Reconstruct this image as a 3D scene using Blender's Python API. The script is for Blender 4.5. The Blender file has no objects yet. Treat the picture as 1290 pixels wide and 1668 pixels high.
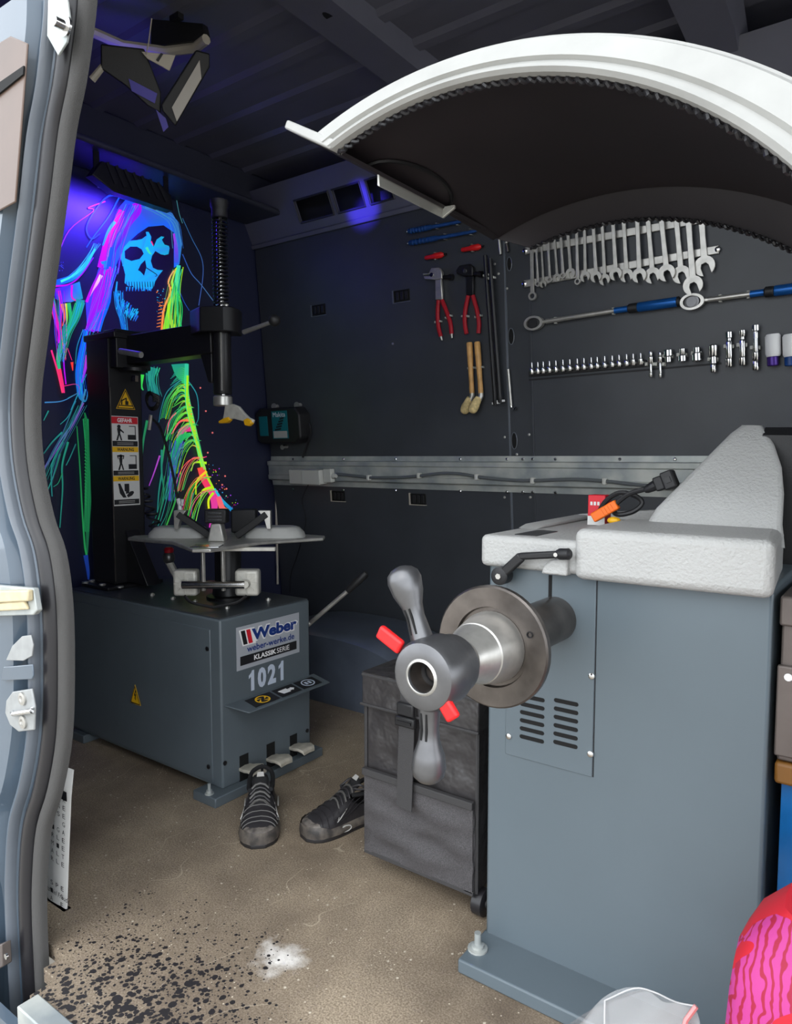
import bpy, bmesh, math, random
from mathutils import Vector, Matrix
random.seed(7)

# ------------------------------------------------------------------ camera
F, CX, CY, CAMH = 1165.0, 645.0, 834.0, 1.05
HOR, VPY = 745.0, 1500.0
PITCH = math.atan((CY - HOR) / F)
YAW = math.atan((VPY - CX) / math.hypot(F, CY - HOR))
Wv = Vector((-math.sin(YAW) * math.cos(PITCH), math.cos(YAW) * math.cos(PITCH), -math.sin(PITCH)))
Rv = Vector((math.cos(YAW), math.sin(YAW), 0))
Uv = Rv.cross(Wv)
CAM = Vector((0, 0, CAMH))
col = bpy.context.scene.collection
cd = bpy.data.cameras.new('camera')
cam = bpy.data.objects.new('camera', cd)
col.objects.link(cam)
m = Matrix((( Rv.x, Uv.x, -Wv.x, CAM.x), (Rv.y, Uv.y, -Wv.y, CAM.y), (Rv.z, Uv.z, -Wv.z, CAM.z), (0, 0, 0, 1)))
cam.matrix_world = m
cd.sensor_fit = 'HORIZONTAL'
cd.sensor_width = 36.0
cd.lens = 36.0 * F / 1290.0
cd.clip_start = 0.02
scn = bpy.context.scene
scn.camera = cam

# ------------------------------------------------------------------ world (overcast daylight)
w = bpy.data.worlds.new('overcast_sky')
scn.world = w
w.use_nodes = True
bg = w.node_tree.nodes['Background']
bg.inputs[0].default_value = (0.90, 0.95, 1.0, 1)
bg.inputs[1].default_value = 2.3
sd = bpy.data.lights.new('hazy_sun', 'SUN')
sd.energy = 0.35
sd.angle = math.radians(40)
sd.color = (1.0, 0.95, 0.88)
so = bpy.data.objects.new('hazy_sun', sd)
col.objects.link(so)
so.rotation_euler = Vector((-0.10, 0.74, -0.66)).to_track_quat('-Z', 'Y').to_euler()
vs = scn.view_settings
vs.view_transform = 'Standard'
vs.look = 'None'
vs.gamma = 1.0
vs.use_curve_mapping = False
vs.exposure = 0.66

# ------------------------------------------------------------------ pixel -> world helpers (points on planes that exist in the van)
def ray(x, y):
    return Wv + Rv * ((x - CX) / F) + Uv * ((CY - y) / F)
def px(x, y, ax, val):
    d = ray(x, y)
    return CAM + d * ((val - CAM[ax]) / d[ax])
def ppl(x, y, p0, n):
    d = ray(x, y)
    return CAM + d * ((Vector(p0) - CAM).dot(n) / d.dot(n))
WALL_Y, WALL_S = 2.57, 0.09            # far wall leans in: y = WALL_Y - WALL_S*(z-0.8)
WN = Vector((0, -1, -WALL_S)).normalized()
WU = Vector((1, 0, 0))
WV = Vector((0, -WALL_S, 1)).normalized()
W0 = Vector((0, WALL_Y, 0.8))
def wl(x, y, off=0.0):
    return ppl(x, y, W0 + WN * off, WN)
BX = -2.65                              # bulkhead (mural) plane

def lin(c):
    c = c / 255.0
    return c / 12.92 if c <= 0.04045 else ((c + 0.055) / 1.055) ** 2.4
def rgb(r, g, b):
    return (lin(r), lin(g), lin(b), 1.0)

# ------------------------------------------------------------------ materials
MATS = {}
def mat(name, color, rough=0.5, metal=0.0, noise=0.0, nscale=8.0, bump=0.0, bscale=60.0, spec=0.5, coat=0.0, trans=0.0, alpha=1.0, emit=None, estr=0.0, wear=None, ior=1.45, bdist=0.003):
    if name in MATS:
        return MATS[name]
    mt = bpy.data.materials.new(name)
    mt.use_nodes = True
    nt = mt.node_tree
    b = nt.nodes['Principled BSDF']
    b.inputs['Base Color'].default_value = color
    b.inputs['Roughness'].default_value = rough
    b.inputs['Metallic'].default_value = metal
    b.inputs['Specular IOR Level'].default_value = spec
    b.inputs['Coat Weight'].default_value = coat
    b.inputs['Transmission Weight'].default_value = trans
    b.inputs['Alpha'].default_value = alpha
    b.inputs['IOR'].default_value = ior
    if emit:
        b.inputs['Emission Color'].default_value = emit
        b.inputs['Emission Strength'].default_value = estr
    tc = nt.nodes.new('ShaderNodeTexCoord')
    if noise > 0 or wear:
        n = nt.nodes.new('ShaderNodeTexNoise')
        n.inputs['Scale'].default_value = nscale
        n.inputs['Detail'].default_value = 6
        nt.links.new(tc.outputs['Object'], n.inputs['Vector'])
        r = nt.nodes.new('ShaderNodeValToRGB')
        r.color_ramp.elements[0].position = 0.35
        r.color_ramp.elements[1].position = 0.68
        if wear:
            r.color_ramp.elements[0].color = color
            r.color_ramp.elements[1].color = wear
        else:
            r.color_ramp.elements[0].color = tuple(max(0, c * (1 - noise)) for c in color[:3]) + (1,)
            r.color_ramp.elements[1].color = tuple(min(1, c * (1 + noise)) for c in color[:3]) + (1,)
        nt.links.new(n.outputs['Fac'], r.inputs['Fac'])
        nt.links.new(r.outputs['Color'], b.inputs['Base Color'])
    if bump > 0:
        n2 = nt.nodes.new('ShaderNodeTexNoise')
        n2.inputs['Scale'].default_value = bscale
        n2.inputs['Detail'].default_value = 3
        nt.links.new(tc.outputs['Object'], n2.inputs['Vector'])
        bp = nt.nodes.new('ShaderNodeBump')
        bp.inputs['Strength'].default_value = bump
        bp.inputs['Distance'].default_value = bdist
        nt.links.new(n2.outputs['Fac'], bp.inputs['Height'])
        nt.links.new(bp.outputs['Normal'], b.inputs['Normal'])
    MATS[name] = mt
    return mt

M = dict(
    panel=mat('charcoal_wall_panel', rgb(60, 63, 68), 0.42, noise=0.10, nscale=5, bump=0.05, bscale=200),
    shell=mat('dark_van_paint', rgb(52, 54, 64), 0.45, noise=0.12, nscale=4),
    roof=mat('dark_roof_paint', rgb(96, 97, 110), 0.45, noise=0.12, nscale=3),
    bulk=mat('navy_bulkhead', rgb(36, 40, 64), 0.45, noise=0.10, nscale=3),
    arch=mat('wheel_arch_paint', rgb(84, 91, 103), 0.3, noise=0.2, nscale=6),
    body=mat('blue_grey_van_paint', rgb(76, 90, 104), 0.30, noise=0.08, nscale=5, coat=0.5),
    bodydk=mat('grey_door_frame', rgb(96, 102, 110), 0.35, noise=0.1, nscale=6, coat=0.3),
    felt=mat('grey_flocked_seal', rgb(72, 71, 70), 0.9, bump=0.6, bscale=900),
    rubber=mat('black_rubber', rgb(34, 33, 36), 0.35, bump=0.05, bscale=300),
    zinc=mat('galvanised_steel', rgb(140, 147, 149), 0.45, metal=0.25, wear=rgb(188, 190, 184), nscale=9, bump=0.08, bscale=60),
    tcgrey=mat('blue_grey_machine_paint', rgb(88, 97, 103), 0.42, noise=0.06, nscale=6, bump=0.04, bscale=400),
    balgrey=mat('blue_grey_balancer_paint', rgb(92, 103, 110), 0.33, noise=0.04, nscale=3, bump=0.03, bscale=400),
    black=mat('black_powder_coat', rgb(24, 24, 27), 0.38, noise=0.1, nscale=10),
    blackp=mat('black_plastic', rgb(30, 30, 32), 0.5, bump=0.15, bscale=500),
    topplate=mat('worn_dark_top', rgb(62, 66, 70), 0.35, noise=0.2, nscale=14),
    dark=mat('dark_void', rgb(8, 8, 9), 0.8),
    white=mat('white_textured_plastic', rgb(172, 172, 170), 0.55, noise=0.03, nscale=6, bump=0.8, bscale=170),
    guardw=mat('white_guard_plastic', rgb(164, 164, 161), 0.5, noise=0.06, nscale=14, bump=0.12, bscale=90),
    guardb=mat('black_guard_lining', rgb(44, 39, 42), 0.5, noise=0.15, nscale=4),
    chrome=mat('chrome', rgb(215, 215, 215), 0.16, metal=1.0),
    steel=mat('brushed_steel', rgb(186, 184, 179), 0.36, metal=0.72, noise=0.15, nscale=30),
    dsteel=mat('dark_steel', rgb(104, 98, 94), 0.32, metal=0.85, noise=0.25, nscale=20),
    alu=mat('cast_aluminium', rgb(198, 196, 188), 0.45, metal=0.25, noise=0.12, nscale=40, bump=0.25, bscale=120),
    nut=mat('grey_cast_alloy', rgb(106, 106, 108), 0.34, metal=0.75, noise=0.12, nscale=25),
    red=mat('red_plastic', rgb(214, 32, 34), 0.4),
    dred=mat('dark_red_grip', rgb(168, 22, 38), 0.4),
    blue=mat('blue_anodised', rgb(30, 98, 176), 0.3, metal=0.5),
    dblue=mat('dark_blue_handle', rgb(24, 66, 128), 0.4, noise=0.2, nscale=60),
    yellow=mat('yellow_plastic', rgb(226, 170, 24), 0.4),
    wood=mat('varnished_wood', rgb(206, 158, 96), 0.45, noise=0.18, nscale=30),
    bristle=mat('bristle', rgb(206, 184, 132), 0.8, noise=0.25, nscale=90),
    fabric=mat('black_coated_fabric', rgb(54, 52, 53), 0.33, noise=0.12, nscale=10, bump=0.7, bscale=13, bdist=.02),
    mesh=mat('grey_mesh_fabric', rgb(72, 70, 72), 0.6, noise=0.35, nscale=420, bump=0.5, bscale=700),
    web=mat('nylon_webbing', rgb(58, 57, 58), 0.7, bump=0.4, bscale=600),
    shoe=mat('black_shoe_leather', rgb(46, 44, 46), 0.45, noise=0.2, nscale=25, bump=0.25, bscale=120),
    shoedk=mat('black_shoe_lining', rgb(28, 28, 30), 0.85),
    sole=mat('worn_rubber_sole', rgb(88, 82, 76), 0.5, wear=rgb(150, 138, 122), nscale=22),
    midsole=mat('grey_black_midsole', rgb(58, 55, 54), 0.45, wear=rgb(112, 104, 96), nscale=30),
    toe=mat('scuffed_toe', rgb(70, 66, 64), 0.42, wear=rgb(136, 128, 120), nscale=40),
    shoegrey=mat('dull_silver_trim', rgb(84, 82, 80), 0.4),
    solebk=mat('black_rubber_sole', rgb(38, 36, 37), 0.5),
    silver=mat('silver_print', rgb(178, 176, 172), 0.4),
    grey=mat('light_grey_plastic', rgb(190, 190, 184), 0.5),
    cable=mat('grey_cable', rgb(92, 96, 98), 0.5),
    teal=mat('teal_plastic', rgb(14, 108, 118), 0.45),
    plate=mat('pale_zinc_plate', rgb(150, 152, 152), 0.5, metal=.2, noise=.1, nscale=40),
    paper=mat('white_print_paper', rgb(214, 213, 210), 0.6),
    ink=mat('black_ink', rgb(26, 26, 30), 0.6),
    inkw=mat('white_ink', rgb(236, 236, 236), 0.5),
    inkb=mat('navy_ink', rgb(24, 52, 120), 0.5),
    inkr=mat('red_ink', rgb(206, 30, 46), 0.5),
    inky=mat('yellow_ink', rgb(232, 182, 20), 0.5),
    silverf=mat('silver_foil', rgb(178, 182, 190), 0.4, metal=0.2),
    num=mat('pale_vinyl_numbers', rgb(188, 198, 214), 0.5),
    pedal=mat('worn_pedal_alloy', rgb(192, 186, 172), 0.5, metal=0.3, noise=0.15, nscale=40),
    orange=mat('orange_plastic', rgb(240, 112, 22), 0.45),
    redbox=mat('red_cardboard', rgb(208, 28, 44), 0.5),
    bluebag=mat('blue_woven_plastic', rgb(0, 86, 146), 0.4, noise=0.15, nscale=12, bump=0.5, bscale=14),
    gbox=mat('bronze_grey_metal', rgb(98, 90, 86), 0.42, metal=0.3, noise=0.1, nscale=12),
    brown=mat('ochre_lid', rgb(112, 74, 26), 0.5),
    wblock=mat('pale_wood_block', rgb(196, 182, 148), 0.6, noise=0.1, nscale=40),
    brownrefl=mat('trim_with_brown_reflection', rgb(98, 80, 70), 0.35, noise=0.15, nscale=5),
    clear=mat('clear_plastic_film', rgb(225, 225, 225), 0.2, alpha=0.24, bump=0.6, bscale=20),
    acrylic=mat('clear_acrylic_bar', rgb(196, 196, 190), 0.15, metal=0.4),
    purple=mat('purple_anodised', rgb(70, 40, 130), 0.35, metal=0.4),
    bluefilter=mat('violet_filter_glass', rgb(60, 52, 150), 0.3),
    clearedge=mat('plastic_hem', rgb(215, 215, 215), 0.3, alpha=0.6),
    zipred=mat('pale_red_zip', rgb(224, 140, 140), 0.4),
    lens=mat('frosted_lens', rgb(170, 164, 156), 0.35),
    cream=mat('cream_edge_strip', rgb(180, 172, 158), 0.5),
    ground=mat('pale_paving', rgb(150, 144, 134), 0.85, noise=0.15, nscale=3),
)

# ------------------------------------------------------------------ floor material: brown sheet with specks, oil drips, a chalky patch
def floor_material():
    mt = bpy.data.materials.new('worn_brown_floor')
    mt.use_nodes = True
    nt = mt.node_tree
    b = nt.nodes['Principled BSDF']
    b.inputs['Roughness'].default_value = 0.62
    geo = nt.nodes.new('ShaderNodeNewGeometry')
    tc = type('T', (), {'outputs': {'Object': geo.outputs['Position']}})
    def noise(sc, det=6, rough=0.6):
        n = nt.nodes.new('ShaderNodeTexNoise')
        n.inputs['Scale'].default_value = sc
        n.inputs['Detail'].default_value = det
        n.inputs['Roughness'].default_value = rough
        nt.links.new(tc.outputs['Object'], n.inputs['Vector'])
        return n.outputs['Fac']
    def ramp(inp, stops, interp='LINEAR'):
        r = nt.nodes.new('ShaderNodeValToRGB')
        r.color_ramp.interpolation = interp
        e = r.color_ramp.elements
        e[0].position, e[0].color = stops[0]
        e[1].position, e[1].color = stops[1]
        for p, c in stops[2:]:
            k = e.new(p); k.color = c
        nt.links.new(inp, r.inputs['Fac'])
        return r.outputs['Color']
    def mix(fac, a, c, mode='MIX'):
        mx = nt.nodes.new('ShaderNodeMix')
        mx.data_type = 'RGBA'; mx.blend_type = mode
        if isinstance(fac, float): mx.inputs[0].default_value = fac
        else: nt.links.new(fac, mx.inputs[0])
        for s, v in ((6, a), (7, c)):
            if isinstance(v, tuple): mx.inputs[s].default_value = v
            else: nt.links.new(v, mx.inputs[s])
        return mx.outputs[2]
    def math_(op, a, c):
        n = nt.nodes.new('ShaderNodeMath'); n.operation = op
        for s, v in ((0, a), (1, c)):
            if isinstance(v, (int, float)): n.inputs[s].default_value = v
            else: nt.links.new(v, n.inputs[s])
        return n.outputs[0]
    def dist(p, sx=1, sy=1):
        mp = nt.nodes.new('ShaderNodeMapping')
        mp.inputs['Location'].default_value = (-p[0] * sx, -p[1] * sy, 0)
        mp.inputs['Scale'].default_value = (sx, sy, 1)
        nt.links.new(tc.outputs['Object'], mp.inputs['Vector'])
        v = nt.nodes.new('ShaderNodeVectorMath'); v.operation = 'LENGTH'
        nt.links.new(mp.outputs[0], v.inputs[0])
        return v.outputs['Value']
    base = ramp(noise(5), [(0.3, rgb(110, 96, 80)), (0.72, rgb(160, 142, 119))])
    fine = ramp(noise(260, 3), [(0.38, rgb(98, 85, 71)), (0.64, rgb(216, 200, 176))])
    c = mix(0.42, base, fine)
    c = mix(ramp(noise(2.2, 5), [(0.40, (0, 0, 0, 1)), (0.66, (0.75, 0.75, 0.75, 1))]), c, rgb(86, 73, 61))
    # pale specks
    vo = nt.nodes.new('ShaderNodeTexVoronoi'); vo.inputs['Scale'].default_value = 26
    nt.links.new(tc.outputs['Object'], vo.inputs['Vector'])
    c = mix(ramp(vo.outputs['Distance'], [(0.05, (0.8, 0.8, 0.8, 1)), (0.09, (0, 0, 0, 1))]), c, rgb(212, 202, 184))
    v9 = nt.nodes.new('ShaderNodeTexVoronoi'); v9.inputs['Scale'].default_value = 70
    nt.links.new(tc.outputs['Object'], v9.inputs['Vector'])
    sp9 = math_('MULTIPLY', math_('LESS_THAN', v9.outputs['Distance'], 0.13), math_('GREATER_THAN', noise(9, 2), 0.56))
    c = mix(sp9, c, rgb(196, 184, 164))
    # pale scratches
    wv = nt.nodes.new('ShaderNodeTexWave'); wv.inputs['Scale'].default_value = 2.2; wv.inputs['Distortion'].default_value = 14; wv.inputs['Detail'].default_value = 3
    nt.links.new(tc.outputs['Object'], wv.inputs['Vector'])
    sc9 = math_('MULTIPLY', math_('GREATER_THAN', wv.outputs['Fac'], 0.9995), math_('GREATER_THAN', noise(4, 2), 0.52))
    c = mix(math_('MULTIPLY', sc9, 0.35), c, rgb(206, 192, 168))
    # chalky patch
    cp = px(455, 1560, 2, 0.0)
    d = dist((cp.x, cp.y))
    dd = math_('ADD', d, math_('MULTIPLY', math_('SUBTRACT', noise(22), 0.5), 0.16))
    c = mix(ramp(dd, [(0.0, (0.85, 0.85, 0.85, 1)), (0.062, (0, 0, 0, 1))]), c, rgb(236, 232, 226))
    # dark oil drips: round spots whose density falls off from the door corner
    op = px(205, 1640, 2, 0.0)
    area = math_('ADD', dist((op.x, op.y), 1.0, 1.0), math_('MULTIPLY', math_('SUBTRACT', noise(7, 3), 0.5), 0.5))
    for sc, lim in ((74, 0.5), (46, 0.56), (120, 0.44)):
        v2 = nt.nodes.new('ShaderNodeTexVoronoi'); v2.inputs['Scale'].default_value = sc
        nt.links.new(tc.outputs['Object'], v2.inputs['Vector'])
        thr = math_('MULTIPLY', math_('SUBTRACT', 0.42, area), 1.15 if sc < 100 else 0.95)
        msk = math_('LESS_THAN', v2.outputs['Distance'], math_('MINIMUM', thr, lim))
        c = mix(msk, c, rgb(30, 27, 29))
    nt.links.new(c, b.inputs['Base Color'])
    bp = nt.nodes.new('ShaderNodeBump'); bp.inputs['Strength'].default_value = 0.25; bp.inputs['Distance'].default_value = 0.002
    nt.links.new(noise(180, 3), bp.inputs['Height'])
    nt.links.new(bp.outputs['Normal'], b.inputs['Normal'])
    return mt
M['floor'] = floor_material()

# ------------------------------------------------------------------ mesh builder
WL = {}
class MB:
    def __init__(s):
        s.v = []; s.f = []; s.c = None
    def add(s, vs, fs):
        o = len(s.v)
        s.v += [Vector(p) for p in vs]
        s.f += [tuple(i + o for i in f) for f in fs]
        return s
    def box(s, c, size, rot=None):
        hx, hy, hz = size[0] / 2, size[1] / 2, size[2] / 2
        vs = [Vector((x, y, z)) for x in (-hx, hx) for y in (-hy, hy) for z in (-hz, hz)]
        if rot is not None: vs = [rot @ p for p in vs]
        c = Vector(c)
        return s.add([p + c for p in vs], [(0, 1, 3, 2), (4, 6, 7, 5), (0, 4, 5, 1), (2, 3, 7, 6), (0, 2, 6, 4), (1, 5, 7, 3)])
    def mm(s, x0, x1, y0, y1, z0, z1):
        return s.box(((x0 + x1) / 2, (y0 + y1) / 2, (z0 + z1) / 2), (x1 - x0, y1 - y0, z1 - z0))
    def bar(s, a, b, wd, th, up=(0, 0, 1)):
        a, b = Vector(a), Vector(b)
        x = (b - a).normalized(); z = Vector(up)
        if abs(x.dot(z.normalized())) > .98: z = Vector((1, 0, 0)) if abs(x.x) < .9 else Vector((0, 1, 0))
        z = (z - x * z.dot(x)).normalized(); y = z.cross(x)
        rot = Matrix((x, y, z)).transposed()
        return s.box((a + b) / 2, ((b - a).length, wd, th), rot)
    def lathe(s, p, d, prof, n=20, cap=True, ref=(0.123, 0.31, 0.94)):
        p, d = Vector(p), Vector(d).normalized()
        u = d.cross(Vector(ref)).normalized(); v = d.cross(u)
        vs = []; fs = []
        for t, r in prof:
            for k in range(n):
                a = 2 * math.pi * k / n
                vs.append(p + d * t + (u * math.cos(a) + v * math.sin(a)) * max(r, 1e-5))
        for i in range(len(prof) - 1):
            for k in range(n):
                a, b = i * n + k, i * n + (k + 1) % n
                fs.append((a, b, b + n, a + n))
        if cap:
            fs.append(tuple(range(n))[::-1]); fs.append(tuple(range((len(prof) - 1) * n, len(prof) * n)))
        return s.add(vs, fs)
    def cyl(s, a, b, r, r2=None, n=16):
        a, b = Vector(a), Vector(b)
        return s.lathe(a, b - a, [(0, r), ((b - a).length, r if r2 is None else r2)], n)
    def ball(s, c, r, n=14, sc=(1, 1, 1)):
        vs = []; fs = []; m2 = n // 2
        for i in range(m2 + 1):
            th = math.pi * i / m2
            for k in range(n):
                a = 2 * math.pi * k / n
                vs.append(Vector(c) + Vector((math.sin(th) * math.cos(a) * sc[0], math.sin(th) * math.sin(a) * sc[1], math.cos(th) * sc[2])) * r)
        for i in range(m2):
            for k in range(n):
                a, b = i * n + k, i * n + (k + 1) % n
                fs.append((a, a + n, b + n, b))
        return s.add(vs, fs)
    def tube(s, pts, r, n=8, closed=False):
        pts = [Vector(p) for p in pts]
        rs = r if isinstance(r, (list, tuple)) else [r] * len(pts)
        vs = []; fs = []
        t0 = (pts[1] - pts[0]).normalized()
        u = t0.orthogonal().normalized()
        for i, p in enumerate(pts):
            t = (pts[min(i + 1, len(pts) - 1)] - pts[max(i - 1, 0)]).normalized()
            u = (u - t * u.dot(t)).normalized(); v = t.cross(u)
            for k in range(n):
                a = 2 * math.pi * k / n
                vs.append(p + (u * math.cos(a) + v * math.sin(a)) * rs[i])
        for i in range(len(pts) - 1):
            for k in range(n):
                a, b = i * n + k, i * n + (k + 1) % n
                fs.append((a, b, b + n, a + n))
        fs.append(tuple(range(n))[::-1]); fs.append(tuple(range((len(pts) - 1) * n, len(pts) * n)))
        return s.add(vs, fs)
    def prism(s, poly, fr, d0, d1):
        O, u, v, nn = fr
        n = len(poly)
        vs = [O + u * a + v * b + nn * d0 for a, b in poly] + [O + u * a + v * b + nn * d1 for a, b in poly]
        fs = [tuple(range(n))[::-1], tuple(range(n, 2 * n))] + [(i, (i + 1) % n, (i + 1) % n + n, i + n) for i in range(n)]
        return s.add(vs, fs)
    def slab(s, pts, nn, th):
        """polygon of world points thickened along nn"""
        n = len(pts); nn = Vector(nn).normalized()
        vs = [Vector(p) for p in pts] + [Vector(p) + nn * th for p in pts]
        fs = [tuple(range(n))[::-1], tuple(range(n, 2 * n))] + [(i, (i + 1) % n, (i + 1) % n + n, i + n) for i in range(n)]
        return s.add(vs, fs)
    def grid(s, rows, close=False):
        nr, nc = len(rows), len(rows[0])
        vs = [p for r in rows for p in r]; fs = []
        for i in range(nr - 1):
            for k in range(nc if close else nc - 1):
                a, b = i * nc + k, i * nc + (k + 1) % nc
                fs.append((a, b, b + nc, a + nc))
        return s.add(vs, fs)
    def build(s, name, mt, parent=None, bevel=0.0, seg=2, smooth=True, ang=35, sub=0, kind=None, fixn=True):
        xs = [p.x for p in s.v]; ys = [p.y for p in s.v]; zs = [p.z for p in s.v]
        loc = Vector(((min(xs) + max(xs)) / 2, (min(ys) + max(ys)) / 2, min(zs)))
        me = bpy.data.meshes.new(name)
        me.from_pydata([p - loc for p in s.v], [], s.f)
        if fixn:
            bm = bmesh.new(); bm.from_mesh(me)
            bmesh.ops.recalc_face_normals(bm, faces=bm.faces)
            bm.to_mesh(me); bm.free()
        if s.c is not None:
            ca = me.color_attributes.new('Col', 'FLOAT_COLOR', 'POINT')
            for i, c in enumerate(s.c): ca.data[i].color = c
        me.materials.append(M[mt] if isinstance(mt, str) else mt)
        if smooth:
            for p in me.polygons: p.use_smooth = True
            me.set_sharp_from_angle(angle=math.radians(ang))
        o = bpy.data.objects.new(name, me)
        col.objects.link(o)
        if bevel > 0:
            b = o.modifiers.new('bevel', 'BEVEL'); b.width = bevel; b.segments = seg; b.limit_method = 'ANGLE'; b.angle_limit = math.radians(40); b.harden_normals = False
        if sub:
            sm = o.modifiers.new('sub', 'SUBSURF'); sm.levels = sub; sm.render_levels = sub
        WL[o.name] = loc
        if kind: o['kind'] = kind
        o.location = loc
        if parent is not None:
            o.parent = parent
            o.matrix_parent_inverse = Matrix.Translation(-WL[parent.name])
        return o

def tag(o, label, cat, group=None):
    o['label'] = label; o['category'] = cat
    if group: o['group'] = group
    return o
def thing(name, loc, label, cat, group=None):
    e = bpy.data.objects.new(name, None)
    e.empty_display_size = 0.05
    col.objects.link(e)
    e.location = loc
    WL[e.name] = Vector(loc)
    return tag(e, label, cat, group)
def struct(o):
    o['kind'] = 'structure'
    return o
def part_label(o, l):
    o['label'] = l
    return o
def text(body, fr, width, mt, parent, name='lettering', height=None, off=0.0006, th=0.0004, bold=0.0, center=True, shear=0.0):
    """flat lettering on frame (O,u,v,n); O is the centre (or left base)"""
    cu = bpy.data.curves.new('t', 'FONT')
    cu.body = body; cu.size = 1.0; cu.offset = bold; cu.shear = shear; cu.extrude = 0.0; cu.resolution_u = 3
    ob = bpy.data.objects.new('t', cu); col.objects.link(ob)
    dg = bpy.context.evaluated_depsgraph_get()
    me = bpy.data.meshes.new_from_object(ob.evaluated_get(dg))
    bpy.data.objects.remove(ob); bpy.data.curves.remove(cu)
    xs = [p.co.x for p in me.vertices]; ys = [p.co.y for p in me.vertices]
    x0, x1, y0, y1 = min(xs), max(xs), min(ys), max(ys)
    sx = width / (x1 - x0); sy = height / (y1 - y0) if height else sx
    O, u, v, n = fr
    mb = MB()
    cx_, cy_ = ((x0 + x1) / 2, (y0 + y1) / 2) if center else (x0, y0)
    vs = [O + u * ((p.co.x - cx_) * sx) + v * ((p.co.y - cy_) * sy) + n * off for p in me.vertices]
    fs = [tuple(p.vertices) for p in me.polygons]
    bpy.data.meshes.remove(me)
    mb.add(vs, fs)
    return mb.build(name, mt, parent, smooth=False, fixn=False)
def quadpts(fr, x0, x1, y0, y1):
    O, u, v, n = fr
    return [O + u * x0 + v * y0, O + u * x1 + v * y0, O + u * x1 + v * y1, O + u * x0 + v * y1]
def decal(poly, fr, mt, parent, name, off=0.0005, th=0.0005):
    mb = MB().prism(poly, fr, off, off + th)
    return mb.build(name, mt, parent, smooth=False)
def rect(x0, x1, y0, y1):
    return [(x0, y0), (x1, y0), (x1, y1), (x0, y1)]
def circ(cx_, cy_, r, n=16, ry=None):
    return [(cx_ + r * math.cos(2 * math.pi * k / n), cy_ + (ry or r) * math.sin(2 * math.pi * k / n)) for k in range(n)]
def bez(pts, n=24):
    """Catmull-Rom through points"""
    pts = [Vector(p) for p in pts]
    out = []
    P = [pts[0] * 2 - pts[1]] + pts + [pts[-1] * 2 - pts[-2]]
    segs = len(pts) - 1
    per = max(2, n // segs)
    for i in range(segs):
        a, b, c, d = P[i:i + 4]
        for k in range(per):
            t = k / per
            out.append(0.5 * ((2 * b) + (c - a) * t + (2 * a - 5 * b + 4 * c - d) * t * t + (3 * b - a - 3 * c + d) * t ** 3))
    out.append(pts[-1])
    return out
XU, YU, ZU = Vector((1, 0, 0)), Vector((0, 1, 0)), Vector((0, 0, 1))
ORD = ['leftmost', 'second', 'third', 'fourth', 'fifth', 'sixth', 'seventh', 'eighth', 'ninth', 'tenth', 'eleventh', 'twelfth', 'thirteenth', 'fourteenth', 'fifteenth', 'sixteenth', 'seventeenth', 'eighteenth', 'nineteenth', 'twentieth']

# ================================================================== the setting
DOOR_Y = 0.72
RZ = 2.36
struct(MB().mm(-14, 14, -16, 12, -0.72, -0.66).build('ground', 'ground'))
fl = struct(MB().mm(BX, 1.7, 0.745, 2.72, -0.03, 0.0).build('floor', 'floor'))
MB().mm(-1.36, 1.7, 0.645, 0.745, -0.03, 0.0).mm(-1.412, -1.36, 0.70, 0.745, -0.03, 0.0).build('floor_edge', 'floor', fl)
# aluminium sill profile along the door edge
sill = struct(MB().mm(-1.34, 0.3, 0.610, 0.652, -0.06, 0.010).build('trim_1', 'zinc', bevel=0.003))
# far wall: shell behind, panels proud of it
def wq(x0, x1, z0, z1, off, th, mt, parent, name, bev=0.003):
    def P(x, z):
        return Vector((x, WALL_Y - WALL_S * (z - 0.8), z)) + WN * off
    mb = MB().slab([P(x0, z0), P(x1, z0), P(x1, z1), P(x0, z1)], -WN, th)
    return mb.build(name, mt, parent, bevel=bev)
wall = struct(wq(BX, 1.7, 0.0, 2.12, -0.02, 0.03, 'shell', None, 'wall_far'))
XS1, XS2 = -1.306, -1.206
for (x0, x1, z0, z1) in ((BX + 0.005, XS1 - 0.003, 1.03, 2.06), (XS2 + 0.003, 1.69, 1.03, 2.06), (BX + 0.005, XS1 - 0.003, 0.0, 0.94), (XS2 + 0.003, 1.69, 0.0, 0.94)):
    wq(x0, x1, z0, z1, 0.0, 0.02, 'panel', wall, 'panel')
post = wq(XS1, XS2, 0.0, 2.06, -0.004, 0.02, 'panel', wall, 'pillar_strip')
for s in (XS1, XS2):
    wq(s - 0.004, s + 0.004, 0.0, 2.0, 0.001, 0.004, 'bodydk' if s == XS1 else 'panel', wall, 'panel_edge', 0.001)
# slots and holes in the pillar strip
def onw(p, off=0.0):
    p = Vector(p); return p
def wall_frame(x, y, off=0.0):
    return (wl(x, y, off), WU, WV, WN)
for (x, y, w_, h_) in ((838, 718, .012, .032), (833, 548, .012, .030), (830, 430, .010, .025)):
    fr = wall_frame(x, y, 0.0)
    MB().prism([(math.cos(a) * w_, math.sin(a) * h_) for a in [k * math.pi / 8 for k in range(16)]], fr, -0.003, 0.003).build('slot', 'dark', wall)
    MB().tube([fr[0] + WU * (math.cos(a) * w_) + WV * (math.sin(a) * h_) + WN * 0.002 for a in [k * math.pi / 10 for k in range(21)]], 0.002, 6).build('slot_rim', 'bodydk', wall)
for (x, y) in ((822, 712), (862, 708), (822, 810), (864, 810), (842, 740), (640, 560), (806, 430), (812, 446), (826, 470)):
    fr = wall_frame(x, y, 0.0)
    MB().lathe(fr[0], WN, [(-0.001, .005), (.003, .005), (.004, .002)], 10).build('rivet', 'steel', wall)
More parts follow.
